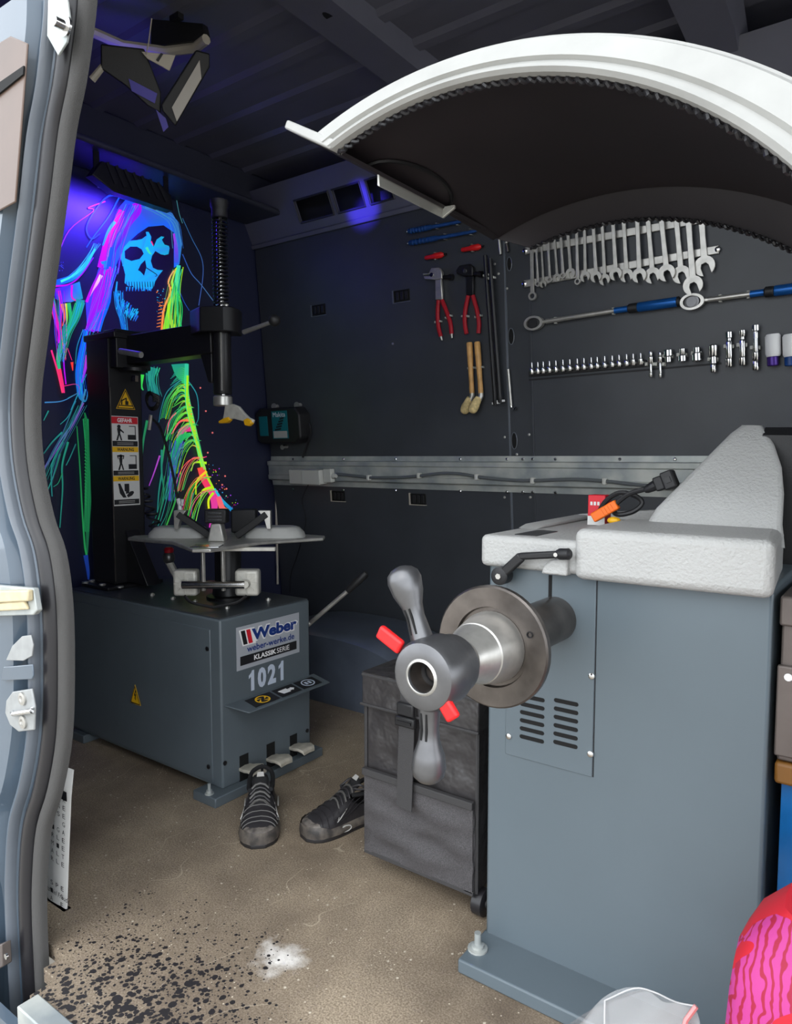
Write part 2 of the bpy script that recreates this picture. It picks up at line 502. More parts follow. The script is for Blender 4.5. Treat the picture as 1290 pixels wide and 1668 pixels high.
# recessed pull clips in the panels
for (x, y) in ((519, 505), (654, 482), (551, 808), (681, 813)):
    fr = wall_frame(x, y, 0.0)
    c = MB().prism(rect(-.042, .042, -.024, .024), fr, -0.002, 0.003).build('clip_recess', 'dark', wall, bevel=0.002)
    MB().prism(rect(-.045, -.038, -.026, .026), fr, 0, 0.006).prism(rect(-.045, .045, -.027, -.024), fr, 0, 0.004).build('clip_rim', 'cream' if y > 700 else 'bodydk', c)
    for k in range(3):
        MB().prism(rect(-.024 + k * .022, -.010 + k * .022, -.016, .016), fr, 0.002, 0.007).build('clip_tooth', 'blackp', c, bevel=0.001)
# galvanised rail along the wall
def railz(z): return WALL_Y - WALL_S * (z - 0.8)
prof = [(0.912, 0.0), (0.912, .006), (0.935, .008), (0.942, .032), (0.962, .034), (0.965, .028), (1.008, .028), (1.012, .034), (1.030, .034), (1.034, .008), (1.055, .006), (1.055, 0.0)]
rows = []
for x in (BX + 0.01, -2.2, -1.6, -1.0, -0.3, 0.5, 1.69):
    rows.append([Vector((x, railz(z) - o, z)) for z, o in prof])
rail = struct(MB().grid(rows, close=True).build('trim_2', 'zinc', ang=20))
for x in (478, 560, 645, 750, 826, 852, 868, 905, 1010, 1100):
    for (py, oo) in ((748, .006), (797 + (x - 478) * .012, .008)):
        p = wl(x, py, oo)
        MB().lathe(p, WN, [(-.002, .006), (.004, .006), (.006, .003)], 10).build('rail_bolt', 'chrome', rail)
# roof side rail (slanting, with openings) between wall and roof
zA, zB = 2.06, 2.27
yA, yB = WALL_Y - WALL_S * (zA - 0.8) - 0.005, 2.34
SU = Vector((0, yB - yA, zB - zA)); SL = SU.length; SU.normalize()
SN = XU.cross(SU); SN = -SN if SN.y > 0 else SN
def sp(x, t): return Vector((x, yA, zA)) + SU * t
rr = struct(MB().mm(BX, 1.7, 2.52, 2.60, 2.05, RZ).build('wall_roof_rail', 'shell'))
hx = []
for (x0, x1) in ((490, 545), (556, 600), (613, 650), (665, 700)):
    a = ppl(x0, 362, sp(0, 0), SN).x; b = ppl(x1, 350, sp(0, 0), SN).x
    hx.append((a, b))
t0, t1 = SL * 0.22, SL * 0.62
mb = MB()
mb.slab([sp(BX, 0), sp(1.7, 0), sp(1.7, t0), sp(BX, t0)], -SN, 0.012).slab([sp(BX, t1), sp(1.7, t1), sp(1.7, SL), sp(BX, SL)], -SN, 0.012)
xs = [BX] + [v for h in hx for v in h] + [1.7]
for i in range(0, len(xs), 2):
    mb.slab([sp(xs[i], t0), sp(xs[i + 1], t0), sp(xs[i + 1], t1), sp(xs[i], t1)], -SN, 0.012)
mb.build('rail_plate', 'roof', rr, smooth=False)
mb = MB().slab([sp(BX, -.01), sp(1.7, -.01), sp(1.7, .012), sp(BX, .012)], SN, 0.012).build('rail_lip', 'roof', rr, bevel=.004)
for a, b in hx:
    q = [sp(a, t0), sp(b, t0), sp(b, t1), sp(a, t1), sp(a, t0)]
    MB().tube([p + SN * .002 for p in q], .005, 6).build('opening_rim', 'shell', rr)
# roof skin, ribs and bows
roof = struct(MB().mm(BX, 1.7, DOOR_Y, 2.6, RZ, RZ + 0.03).build('ceiling', 'roof'))
for k in range(9):
    y = 0.85 + 0.185 * k
    mbr = MB()
    mbr.grid([[Vector((x, y - .035, RZ + .002)), Vector((x, y - .018, RZ - .014)), Vector((x, y + .018, RZ - .014)), Vector((x, y + .035, RZ + .002))] for x in (BX, 1.7)])
    mbr.build('rib', 'roof', roof, ang=15)
def bow(x, wd, h):
    mb = MB()
    ring = []
    for (y, dz) in ((DOOR_Y + .02, -.10), (0.9, -.02), (1.5, 0), (2.1, -.01), (2.3, -.03), (2.42, -.11), (2.48, -.26)):
        ring.append([Vector((x - wd / 2 - .02, y, RZ + dz + .02)), Vector((x - wd / 2, y, RZ + dz - h)), Vector((x + wd / 2, y, RZ + dz - h)), Vector((x + wd / 2 + .02, y, RZ + dz + .02))])
    mb.grid(ring)
    b = mb.build('roof_bow', 'roof', roof, ang=30)
    for y in (1.15, 1.62, 1.8, 2.05):
        MB().prism([(math.cos(a) * .012, math.sin(a) * .03) for a in [k * math.pi / 6 for k in range(12)]], (Vector((x + .01, y, RZ - h)), XU, YU, -ZU), -.002, .002).build('bow_hole', 'dark', b)
bow(-1.43, 0.13, 0.055)
bow(-0.55, 0.13, 0.055)
bow(0.5, 0.13, 0.055)
# bulkhead with mural, and the beam above it
bulk = struct(MB().mm(BX - 0.03, BX, 0.6, 2.75, -.03, RZ).build('wall_front', 'bulk'))
MB().mm(BX, BX + .10, 0.75, 2.5, 2.17, RZ).mm(BX, BX + .24, 0.75, 2.5, 2.155, 2.18).build('header_beam', 'shell', bulk, bevel=.01)
MB().tube(bez([(BX + .02, 2.53, 2.06), (BX + .012, 2.545, 1.6), (BX + .01, 2.56, 1.2), (BX + .01, 2.572, .9), (BX + .012, 2.575, .4)], 16), .006, 6).build('corner_bead', 'cream', bulk)
# back, near side and the rear of the van
struct(MB().mm(1.66, 1.73, 0.7, 2.6, RZ - .25, RZ).build('wall_rear', 'shell'))   # header; unseen rear below is left open to let in fill daylight
struct(MB().mm(BX, -1.78, DOOR_Y - .02, DOOR_Y + .03, 0, RZ).build('wall_near', 'shell'))
struct(MB().mm(0.12, 1.7, DOOR_Y - .02, DOOR_Y + .03, 0, RZ).build('wall_near_rear', 'body'))
struct(MB().mm(-1.78, 0.12, DOOR_Y - .02, DOOR_Y + .05, 2.08, RZ + .03).build('wall_near_header', 'body'))
struct(MB().mm(BX, 1.7, DOOR_Y - .1, DOOR_Y - .08, -0.62, -0.065).build('wall_sill_skirt', 'body'))
# wheel arch
mb = MB(); rows = []
for (y, sc) in ((2.60, 1.0), (2.36, 1.0), (2.29, .985), (2.25, .95), (2.235, .90)):
    r = [Vector((-2.02 + .56 * sc, y, 0))]
    for k in range(0, 25):
        a = math.pi * k / 24
        ex = 2 / 2.6
        r.append(Vector((-2.02 + .56 * sc * math.copysign(abs(math.cos(a)) ** ex, math.cos(a)), y, 0.012 + .305 * sc * math.sin(a) ** ex)))
    r.append(Vector((-2.02 - .56 * sc, y, 0)))
    rows.append(r)
mb.grid(rows)
mb.add(rows[-1], [tuple(range(len(rows[-1])))])
struct(mb.build('wall_wheel_arch', 'arch', ang=50))

# ------------------------------------------------------------------ door pillar with seal
EDGE = [(157, -60), (155, 0), (148, 60), (138, 130), (122, 210), (107, 330), (90, 450), (75, 560), (65, 650), (69, 750), (86, 840), (106, 900), (117, 980), (120, 1080), (117, 1200), (102, 1290), (84, 1350), (77, 1420), (76, 1510), (85, 1690)]
EP = [px(a - 9, b, 1, DOOR_Y) for a, b in EDGE]
EPs = [Vector(p) for p in bez(EP, 76)]
def sweep(profile, mt, name, parent, smooth=True, path=EPs, straight=None, close=True):
    rows = []
    for p in path:
        row = []
        for (dx, y) in profile:
            x = p.x + dx if straight is None or dx > straight else min(p.x, -1.2) * 0 + straight_x(p.z) + (dx - straight)
            row.append(Vector((x, y, p.z)))
        rows.append(row)
    mb = MB().grid(rows, close=close)
    return mb.build(name, mt, parent, smooth=smooth, ang=50)
def straight_x(z):      # straight-ish line of the body behind the curvy seal
    return -1.50 - 0.04 * (1.3 - z)
def arcprof(dx0, dx1, y0, y1, n=6):
    c = (dx0 + dx1) / 2; r = (dx1 - dx0) / 2
    return [(dx0, y1)] + [(c - r * math.cos(math.pi * k / n), y0 + (y1 - y0) * .5 * (1 - math.sin(math.pi * k / n))) for k in range(n + 1)] + [(dx1, y1)]
# body panel of the pillar
pil = struct(MB().mm(-1.95, -1.60, DOOR_Y - .035, DOOR_Y + .03, -0.5, 2.1).build('wall_pillar', 'body'))
rows = []
for p in EPs:
    sx = straight_x(p.z)
    a = p.x - 0.075
    rows.append([Vector((p.x - .20, .80, p.z)), Vector((p.x - .075, .745, p.z)), Vector((a, .732, p.z)), Vector((a - .010, .70, p.z)), Vector((a - .030, .695, p.z)), Vector((a - .040, .715, p.z)), Vector((a - .065, .718, p.z)), Vector((a - .078, .690, p.z)), Vector((min(a - .1, sx - .10), .684, p.z)), Vector((-1.75, .68, p.z)), Vector((-1.95, .69, p.z))])
MB().grid(rows).build('pillar_skin', 'body', pil, ang=60)
sweep(arcprof(-.034, 0.0, .712, .734), 'felt', 'flocked_seal', pil)
sweep(arcprof(-.074, -.032, .702, .736), 'rubber', 'rubber_seal', pil)
sweep(arcprof(-.094, -.082, .688, .735), 'bodydk', 'seal_flange', pil)
def pf(x, y, yy=.684): return (px(x, y, 1, yy), XU, ZU, -YU)
# outer pillar trim; brown reflection of a building painted into its colour
MB().slab([px(0, 345, 1, .682), px(28, 330, 1, .682), px(48, 72, 1, .682), px(20, 60, 1, .682), px(-30, 90, 1, .682), px(-30, 345, 1, .682)], (0, -1, 0), .004).build('trim_panel', 'brownrefl', pil, bevel=.002)
MB().slab([px(-20, 150, 1, .677), px(41, 108, 1, .677), px(40, 122, 1, .677), px(-20, 170, 1, .677)], (0, -1, 0), .003).build('trim_gap', 'dark', pil)
# upper striker plate with bolt
fr = pf(100, 45, .690)
sk = MB().slab([px(82, -10, 1, .690), px(112, -5, 1, .690), px(118, 40, 1, .690), px(112, 70, 1, .690), px(98, 92, 1, .690), px(80, 60, 1, .690)], (0, -1, 0), .004).build('striker_plate', 'zinc', pil, bevel=.001)
MB().lathe(px(109, 44, 1, .686), (0, -1, 0), [(0, .016), (.004, .016), (.005, .009), (.022, .008), (.024, .005)], 16).build('striker_bolt', 'chrome', sk)
# wooden guide block in metal bracket
g = MB().slab([px(-20, 950, 1, .684), px(64, 957, 1, .684), px(70, 993, 1, .684), px(64, 1000, 1, .684), px(-20, 1003, 1, .684)], (0, -1, 0), .012).build('guide_bracket', 'zinc', pil, bevel=.002)
MB().slab([px(-20, 962, 1, .672), px(55, 960, 1, .672), px(55, 978, 1, .672), px(-20, 982, 1, .672)], (0, -1, 0), .012).build('guide_block', 'wblock', g, bevel=.003)
MB().slab([px(-20, 984, 1, .672), px(44, 977, 1, .672), px(50, 992, 1, .672), px(-20, 996, 1, .672)], (0, -1, 0), .008).build('guide_block', 'wblock', g, bevel=.003)
# white plates
MB().slab([px(a, b, 1, .684) for a, b in ((12, 1075), (22, 1052), (38, 1036), (52, 1034), (56, 1050), (54, 1068), (40, 1076))], (0, -1, 0), .003).build('cover_plate', 'plate', pil, bevel=.001)
MB().slab([px(a, b, 1, .684) for a, b in ((4, 1108), (8, 1086), (55, 1082), (57, 1100), (54, 1106))], (0, -1, 0), .003).build('hinge_plate', 'body', pil, bevel=.002)
lp = MB().slab([px(a, b, 1, .684) for a, b in ((24, 1126), (55, 1121), (60, 1150), (59, 1188), (34, 1191), (20, 1180), (12, 1160), (14, 1140))], (0, -1, 0), .005).build('latch_plate', 'plate', pil, bevel=.002)
for (a, b) in ((38, 1138), (39, 1176)):
    MB().lathe(px(a, b, 1, .679), (0, -1, 0), [(0, .013), (.004, .013), (.005, .007), (.002, .006)], 14).build('screw', 'steel', lp)
MB().tube([px(20, 1160, 1, .680), px(22, 1163, 1, .672), px(52, 1158, 1, .672), px(54, 1155, 1, .680)], .005, 8).build('latch_loop', 'chrome', lp)
MB().slab([px(a, b, 1, .682) for a, b in ((-20, 1545), (18, 1530), (20, 1566), (-20, 1590))], (0, -1, 0), .02).build('runner_bracket', 'gbox', pil, bevel=.002)
MB().lathe(px(12, 1557, 1, .660), (0, -1, 0), [(0, .006), (.004, .006)], 12).build('screw', 'chrome', pil)

# ------------------------------------------------------------------ mural painted on the bulkhead (fluorescent paint strokes)
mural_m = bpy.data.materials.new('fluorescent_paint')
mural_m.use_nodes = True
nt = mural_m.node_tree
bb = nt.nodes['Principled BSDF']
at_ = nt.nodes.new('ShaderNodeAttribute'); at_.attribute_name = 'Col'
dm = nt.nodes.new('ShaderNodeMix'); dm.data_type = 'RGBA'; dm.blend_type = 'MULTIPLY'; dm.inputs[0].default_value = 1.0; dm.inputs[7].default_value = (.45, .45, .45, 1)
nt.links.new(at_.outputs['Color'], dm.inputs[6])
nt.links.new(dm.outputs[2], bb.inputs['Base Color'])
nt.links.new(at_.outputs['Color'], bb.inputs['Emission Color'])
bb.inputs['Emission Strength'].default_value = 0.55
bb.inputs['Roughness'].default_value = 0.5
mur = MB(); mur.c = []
LAY = [0]
def mpx(x, y, off): return px(x, y, 0, BX + off)
def zA5(p): return (60 + p[0] / 3.583, 280 + p[1] / 3.583)
def zB6(p): return (60 + p[0] / 3.146, 580 + p[1] / 3.146)
def lay():
    LAY[0] += 1
    return 0.001 + LAY[0] * 0.00003
def stroke(pts, w0, w1, c0, c1=None, conv=zA5, n=20, wm=None):
    c1 = c1 or c0
    off = lay()
    P = bez([(*conv(p), 0) for p in pts], n)
    k = len(P)
    base = len(mur.v)
    sc = 1 / 3.4
    vs = []
    for i, p in enumerate(P):
        t = i / (k - 1)
        d = (P[min(i + 1, k - 1)] - P[max(i - 1, 0)]); d.normalize()
        nrm = Vector((-d.y, d.x, 0))
        ww = (w0 + (w1 - w0) * t) if wm is None else (w0 * (1 - t) ** 2 + 2 * wm * t * (1 - t) + w1 * t * t)
        ww *= sc * .5
        ww = max(ww, .15)
        for s in (-1, 1):
            q = p + nrm * (ww * s)
            vs.append(mpx(q.x, q.y, off))
            cc = [a + (b - a) * t for a, b in zip(c0, c1)]
            mur.c.append(rgb(*cc))
    mur.add(vs, [(2 * i, 2 * i + 1, 2 * i + 3, 2 * i + 2) for i in range(k - 1)])
def fill(pts, c, conv=zA5):
    off = lay()
    vs = [mpx(*conv(p), off) for p in pts]
    mur.c += [rgb(*(c[i] if isinstance(c, list) else c)) for i in range(len(pts))]
    mur.add(vs, [tuple(range(len(pts)))])
def dot(p, r, c, conv=zA5):
    x, y = conv(p)
    off = lay()
    mur.c += [rgb(*c)] * 8
    mur.add([mpx(x + r / 3.4 * math.cos(a), y + r / 3.4 * math.sin(a), off) for a in [k * math.pi / 4 for k in range(8)]], [tuple(range(8))])
BL, MG, PU, CY_, GR, YG, OR_, PK, TL_, DK = (16, 92, 255), (214, 0, 236), (132, 20, 255), (24, 176, 222), (40, 190, 96), (178, 236, 20), (255, 140, 60), (246, 40, 130), (30, 134, 124), (14, 5, 52)
# hood
fill([(520, 160), (600, 178), (700, 200), (790, 240), (825, 300), (848, 420), (832, 540), (800, 560), (800, 400), (780, 340), (740, 312), (650, 320), (590, 360), (540, 405), (500, 460), (465, 540), (442, 650), (430, 760), (390, 840), (350, 930), (295, 930), (285, 760), (315, 690), (350, 600), (385, 470), (430, 330), (470, 220)],
     [(30, 90, 255)] * 2 + [(40, 110, 235), (50, 110, 190), (60, 110, 170), (50, 120, 180), (40, 120, 220)] + [(30, 100, 250)] * 12 + [(70, 60, 255)] * 8)
fill([(600, 372), (650, 325), (740, 316), (798, 352), (800, 560), (772, 650), (740, 800), (718, 930), (395, 930), (400, 850), (442, 740), (452, 600), (472, 520), (520, 430)], DK)
# face
fill([(540, 402), (585, 398), (612, 392), (640, 372), (636, 350), (652, 350), (668, 378), (665, 410), (682, 436), (700, 394), (726, 376), (744, 380), (730, 396), (745, 424), (770, 432), (775, 446), (768, 480), (735, 488), (692, 462), (672, 490), (665, 520), (678, 560), (705, 572), (736, 574), (712, 604), (690, 640), (682, 672), (660, 694), (640, 684), (620, 696), (600, 676), (576, 688), (560, 664), (538, 670), (512, 648), (516, 600), (504, 552), (488, 500), (508, 440)],
     [CY_ if i % 3 else (40, 150, 230) for i in range(40)])
for e in ([(512, 462), (545, 436), (585, 436), (612, 452), (624, 478), (600, 508), (552, 520), (514, 504)], [(680, 492), (705, 478), (740, 484), (766, 494), (764, 522), (742, 556), (706, 560), (680, 532)], [(632, 514), (640, 556), (626, 606), (612, 590), (602, 580), (590, 574), (606, 540)], [(598, 380), (606, 360), (630, 354), (640, 368), (624, 384)], [(735, 408), (740, 384), (766, 394), (770, 420), (750, 426)]):
    fill(e, DK)
for k in range(11):
    x = 522 + k * 15.5
    stroke([(x, 640), (x + 3, 690)], 3, 6, DK, n=3)
for k in range(9):
    x = 526 + k * 17
    stroke([(x, 672), (x - 4 + k, 696)], 9, 5, CY_, (30, 90, 200), n=3)
stroke([(640, 440), (656, 470), (670, 480)], 16, 5, (70, 230, 150), n=6)
stroke([(668, 405), (680, 430)], 8, 4, PK, n=3)
stroke([(500, 545), (545, 556), (520, 590)], 7, 4, CY_, n=6)
stroke([(640, 560), (700, 600), (690, 610)], 5, 3, DK, n=6)
random.seed(3)
stroke([(468, 640), (462, 720), (480, 800), (510, 930)], 6, 26, CY_, (20, 100, 190))
for k in range(46):
    t = random.random()
    x = 470 + t * 120 + random.uniform(-8, 8); y = 720 + t * 90 + random.uniform(-20, 70) * (1 - t * .5)
    stroke([(x, y), (x - 6 + t * -10, y + random.uniform(20, 46))], 8, 3, CY_ if random.random() < .6 else (30, 100, 200), n=3)
for k in range(26):
    x = 700 + random.uniform(0, 50); y = 680 + random.uniform(0, 160)
    dot((x, y), random.uniform(1.5, 3.5), OR_ if random.random() < .5 else CY_)
for k in range(8):
    stroke([(735 - k * 2, 760 + k * 20), (712 - k * 2, 766 + k * 20)], 5, 2, OR_, n=2)
# hair streaks on the left
stroke([(500, 225), (470, 300), (425, 390), (400, 470), (370, 560)], 40, 34, MG, (190, 10, 240), wm=70)
stroke([(580, 180), (590, 230), (540, 300), (500, 380), (450, 470)], 46, 10, (190, 20, 250), (60, 40, 255))
stroke([(455, 290), (415, 350), (385, 430)], 20, 10, (60, 190, 250), (30, 140, 230))
stroke([(392, 520), (400, 560)], 40, 10, (20, 140, 230), n=6)
stroke([(392, 570), (370, 660), (350, 760), (310, 930)], 30, 44, (170, 10, 240), (150, 30, 255), wm=80)
stroke([(375, 602), (350, 650), (325, 690), (300, 740)], 22, 8, (255, 220, 235), (230, 120, 250))
stroke([(290, 760), (330, 660), (390, 540)], 16, 8, MG, (150, 40, 255))
stroke([(440, 440), (420, 600), (420, 740), (380, 860), (360, 930)], 26, 22, BL, (20, 110, 240))
stroke([(100, 650), (200, 620), (270, 560), (340, 450)], 30, 10, (10, 90, 230), (40, 220, 190), wm=46)
stroke([(100, 668), (190, 655), (260, 600), (330, 500)], 10, 6, MG, PU)
stroke([(140, 640), (220, 600), (290, 520)], 14, 8, (70, 250, 170), (50, 200, 220))
fill([(100, 680), (190, 662), (250, 640), (270, 740), (200, 760), (150, 760), (105, 740)], [(80, 40, 200), (60, 60, 230), (30, 150, 200), (20, 160, 160), (40, 130, 200), (110, 60, 230), (60, 30, 190)])
stroke([(205, 660), (205, 730), (235, 755)], 12, 6, MG, PK)
stroke([(120, 680), (140, 760), (135, 900), (150, 1010)], 26, 12, PU, (90, 40, 230))
stroke([(90, 745), (105, 840), (130, 930), (128, 1000)], 30, 10, PK, MG)
stroke([(148, 770), (160, 850), (150, 900)], 16, 6, OR_, (255, 90, 60))
stroke([(168, 768), (176, 860), (160, 930)], 14, 6, (230, 240, 40), GR)
stroke([(186, 765), (196, 860), (165, 960)], 22, 10, GR, (20, 150, 120))
stroke([(255, 745), (235, 830), (190, 920), (175, 980)], 50, 8, (24, 150, 150), GR)
stroke([(165, 890), (150, 980), (125, 1080), (135, 1170)], 20, 12, TL_, (40, 200, 130), wm=36)
stroke([(85, 1040), (120, 1160), (150, 1290)], 10, 10, PK, (255, 60, 110))
stroke([(130, 1150), (150, 1240), (160, 1290)], 22, 8, (250, 50, 100), PK)
stroke([(160, 1000), (158, 1120), (170, 1240)], 8, 6, PU, MG)
stroke([(205, 1110), (210, 1160)], 16, 4, (250, 60, 50), n=4)
stroke([(180, 1030), (205, 1100)], 3, 3, PK)
stroke([(290, 920), (262, 1060), (245, 1180), (255, 1300), (275, 1340)], 26, 12, BL, (30, 130, 170), wm=60)
stroke([(298, 1070), (280, 1160), (262, 1230)], 22, 8, (220, 60, 190), PU)
stroke([(270, 920), (235, 1020), (225, 1120)], 5, 4, (40, 140, 200), TL_)
stroke([(160, 1250), (230, 1240), (250, 1280), (180, 1320)], 4, 3, PK, TL_)
for k in range(5):
    stroke([(300 + 8 * k, 920 + 0 * k), (330 + 10 * k, 860 - 10 * k), (360 + 14 * k, 800)], 5, 3, (20, 90 + 12 * k, 210))
# flying wisps
stroke([(400, 172), (300, 210), (330, 228), (190, 340), (115, 510)], 7, 4, (220, 40, 220), (150, 40, 230))
stroke([(520, 160), (420, 140), (330, 240), (290, 330), (320, 390), (370, 360)], 9, 6, (20, 80, 240), (30, 80, 240))
stroke([(480, 150), (420, 260), (330, 380), (290, 440)], 8, 5, (20, 100, 250))
stroke([(850, 270), (905, 390), (960, 500), (970, 600), (945, 780)], 4, 4, (40, 90, 130), (60, 90, 170), n=24)
stroke([(850, 480), (900, 590), (960, 660), (1050, 780)], 5, 4, (40, 80, 170), (70, 110, 150))
stroke([(830, 690), (860, 760), (890, 810)], 4, 3, (30, 80, 170))
stroke([(815, 160), (830, 240), (850, 300)], 4, 4, (60, 120, 130))
stroke([(200, 1390), (260, 1250), (290, 1180)], 6, 4, (40, 140, 170))
# hair on the right
stroke([(828, 545), (815, 640), (790, 740), (770, 830), (750, 930)], 22, 34, (60, 220, 200), (130, 230, 40))
stroke([(815, 560), (790, 640), (800, 720), (770, 800), (800, 930)], 8, 22, (120, 255, 120), YG)
stroke([(832, 560), (828, 700), (820, 800), (842, 930)], 10, 14, (30, 160, 140), GR)
stroke([(798, 575), (768, 640), (780, 700), (742, 800), (728, 930)], 8, 12, (255, 180, 120), OR_)
stroke([(800, 360), (812, 440), (815, 530)], 12, 26, (180, 40, 230), (60, 90, 230))
for k in range(7):
    x = 770 + k * 11
    stroke([(805 + k * 2, 640 + k * 8), (x + 12, 790), (x, 930)], 4, 5, (20, 150 + k * 10, 90), (180, 230, 60) if k % 2 else GR)
# lower body: spine of yellow-green with ribs (second crop)
cv = zB6
stroke([(600, 60), (585, 120), (620, 205)], 50, 24, TL_, (30, 110, 120), cv)
stroke([(540, 95), (535, 150), (545, 175)], 22, 6, (60, 220, 70), GR, cv)
for k in range(6):
    stroke([(560 + k * 14, 60), (562 + k * 10, 120), (572 + k * 10, 190)], 5, 3, (40, 160 + k * 8, 130), TL_, cv)
stroke([(730, 40), (735, 90), (765, 140)], 90, 20, (30, 150, 130), (40, 190, 100), cv)
for k in range(14):
    y = 60 + k * 11
    stroke([(775, y + 20), (740, y), (700 - k % 3 * 8, y + 34)], 6, 3, (70, 220, 110), TL_, cv)
stroke([(768, 40), (768, 190), (796, 330), (826, 460), (858, 590), (905, 690)], 22, 20, (50, 200, 160), YG, cv, n=30, wm=30)
for k in range(22):
    t = k / 21
    x0 = 770 + 60 * t; y0 = 170 + 300 * t
    stroke([(x0, y0), (x0 - 34, y0 - 22 + 10 * (k % 2)), (x0 - 66 - (k % 3) * 12, y0 + 22)], 9, 3, YG if k % 3 else (255, 150, 60), (60, 190, 80), cv, n=8)
stroke([(790, 290), (740, 300), (700, 360), (660, 440), (640, 560)], 10, 8, (130, 230, 60), (30, 130, 90), cv)
stroke([(795, 330), (735, 335), (690, 400)], 16, 5, OR_, (240, 60, 130), cv)
stroke([(790, 365), (745, 380), (720, 435)], 44, 20, (236, 40, 130), (200, 40, 150), cv)
stroke([(715, 290), (680, 330), (668, 400)], 8, 5, (250, 80, 110), PK, cv)
stroke([(790, 400), (740, 420), (715, 480), (700, 560), (690, 640)], 18, 30, (40, 190, 90), (30, 110, 120), cv, wm=60)
stroke([(700, 560), (685, 640), (680, 740)], 26, 12, (80, 60, 200), (70, 40, 160), cv)
stroke([(640, 480), (640, 600), (650, 680), (645, 760)], 12, 5, (30, 130, 110), cv and (20, 100, 90), cv)
stroke([(760, 430), (800, 400), (830, 440), (850, 530)], 5, 5, GR, (60, 190, 120), cv)
stroke([(770, 120), (820, 200), (828, 310), (815, 350)], 6, 4, (40, 150, 160), (30, 110, 120), cv)
stroke([(740, 120), (670, 180), (640, 260), (625, 340)], 6, 5, (40, 130, 140), (30, 90, 110), cv)
stroke([(870, 548), (810, 546), (790, 590)], 14, 4, YG, (150, 220, 60), cv)
stroke([(840, 570), (860, 640), (910, 720)], 40, 30, (250, 80, 60), (236, 40, 130), cv)
stroke([(870, 590), (820, 640), (815, 710)], 14, 6, (255, 200, 40), YG, cv)
stroke([(900, 672), (850, 690), (838, 750)], 16, 5, YG, (230, 240, 40), cv)
stroke([(905, 690), (910, 780), (890, 880)], 50, 18, (240, 60, 140), (210, 60, 180), cv)
stroke([(905, 700), (880, 740), (885, 810)], 14, 10, YG, (240, 230, 40), cv)
stroke([(910, 680), (950, 740), (1000, 790)], 12, 20, (40, 200, 220), (30, 130, 190), cv)
stroke([(930, 720), (950, 780), (975, 800)], 26, 40, (250, 90, 120), (240, 130, 90), cv)
stroke([(1045, 790), (1090, 790), (1140, 850)], 5, 4, (30, 110, 160), (30, 90, 130), cv)
stroke([(1050, 850), (1080, 840), (1120, 860)], 30, 8, (40, 130, 190), (30, 110, 160), cv)
for k in range(34):
    t = random.random()
    dot((870 + 130 * t + random.uniform(0, 70) * random.random(), 560 + 230 * t + random.uniform(-30, 20)), random.uniform(1.2, 3.6), random.choice([YG, (150, 60, 220), (60, 160, 220), PK, OR_]), cv)
for p in ((838, 163), (866, 282), (900, 393), (876, 495), (965, 615), (972, 680), (950, 660)):
    dot(p, 5, (220, 110, 110), cv)
# trailing strokes
stroke([(630, 510), (600, 600), (575, 665)], 9, 5, (170, 70, 190), (150, 60, 180), cv)
stroke([(640, 600), (625, 700), (618, 800)], 9, 6, (30, 130, 110), (30, 110, 110), cv)
stroke([(740, 600), (710, 740), (660, 880)], 10, 8, (40, 130, 70), (50, 150, 60), cv)
stroke([(800, 700), (790, 760), (800, 840)], 14, 6, (20, 90, 110), (20, 80, 100), cv)
stroke([(850, 690), (830, 780), (815, 850)], 8, 4, (40, 140, 80), TL_, cv)
stroke([(565, 330), (545, 440), (535, 560)], 14, 8, (30, 130, 80), (30, 110, 80), cv)
# left of the column
stroke([(245, 290), (270, 420), (268, 640), (262, 800), (258, 1010)], 8, 8, (24, 110, 62), (24, 90, 60), cv, wm=60)
for k in range(26):
    y = 330 + k * 17
    stroke([(245, y), (272, y + 18)], 5, 2, (40, 150, 80), (20, 80, 50), cv, n=2)
stroke([(205, 360), (220, 560), (232, 780), (245, 960), (255, 1020)], 6, 12, (30, 120, 70), (30, 130, 70), cv)
stroke([(250, 1020), (262, 1100), (265, 1145)], 26, 10, (20, 50, 130), (16, 40, 110), cv)
stroke([(250, 170), (215, 290), (130, 420), (40, 570)], 10, 6, (60, 130, 170), (90, 80, 150), cv)
stroke([(240, 240), (180, 360), (90, 500), (40, 580)], 7, 5, (120, 80, 170), (80, 70, 140), cv)
stroke([(130, 390), (80, 440), (35, 500)], 10, 7, TL_, (24, 90, 90), cv)
stroke([(135, 440), (80, 550), (75, 640), (78, 720)], 12, 6, (28, 120, 110), (24, 110, 110), cv)
stroke([(160, 440), (130, 560), (132, 680), (118, 880)], 12, 6, (30, 130, 110), (26, 110, 100), cv)
stroke([(200, 450), (170, 520), (150, 560)], 8, 4, (26, 90, 90), TL_, cv)
stroke([(120, 500), (90, 600), (55, 690)], 9, 5, (26, 110, 90), TL_, cv)
stroke([(130, 600), (110, 650), (85, 670)], 5, 3, (30, 120, 70), TL_, cv)
stroke([(40, 238), (130, 230), (210, 190)], 7, 4, (60, 130, 190), (60, 120, 170), cv)
stroke([(60, 280), (35, 330)], 8, 4, TL_, TL_, cv, n=4)
stroke([(200, 230), (160, 310), (120, 350)], 6, 4, (40, 120, 150), TL_, cv)
stroke([(265, 170), (250, 230), (225, 220), (215, 170)], 7, 5, (40, 130, 180), (40, 110, 160), cv)
for k in range(24):
    dot((100 + random.uniform(0, 60), 520 + random.uniform(0, 60)), 1.6, (90, 110, 240))
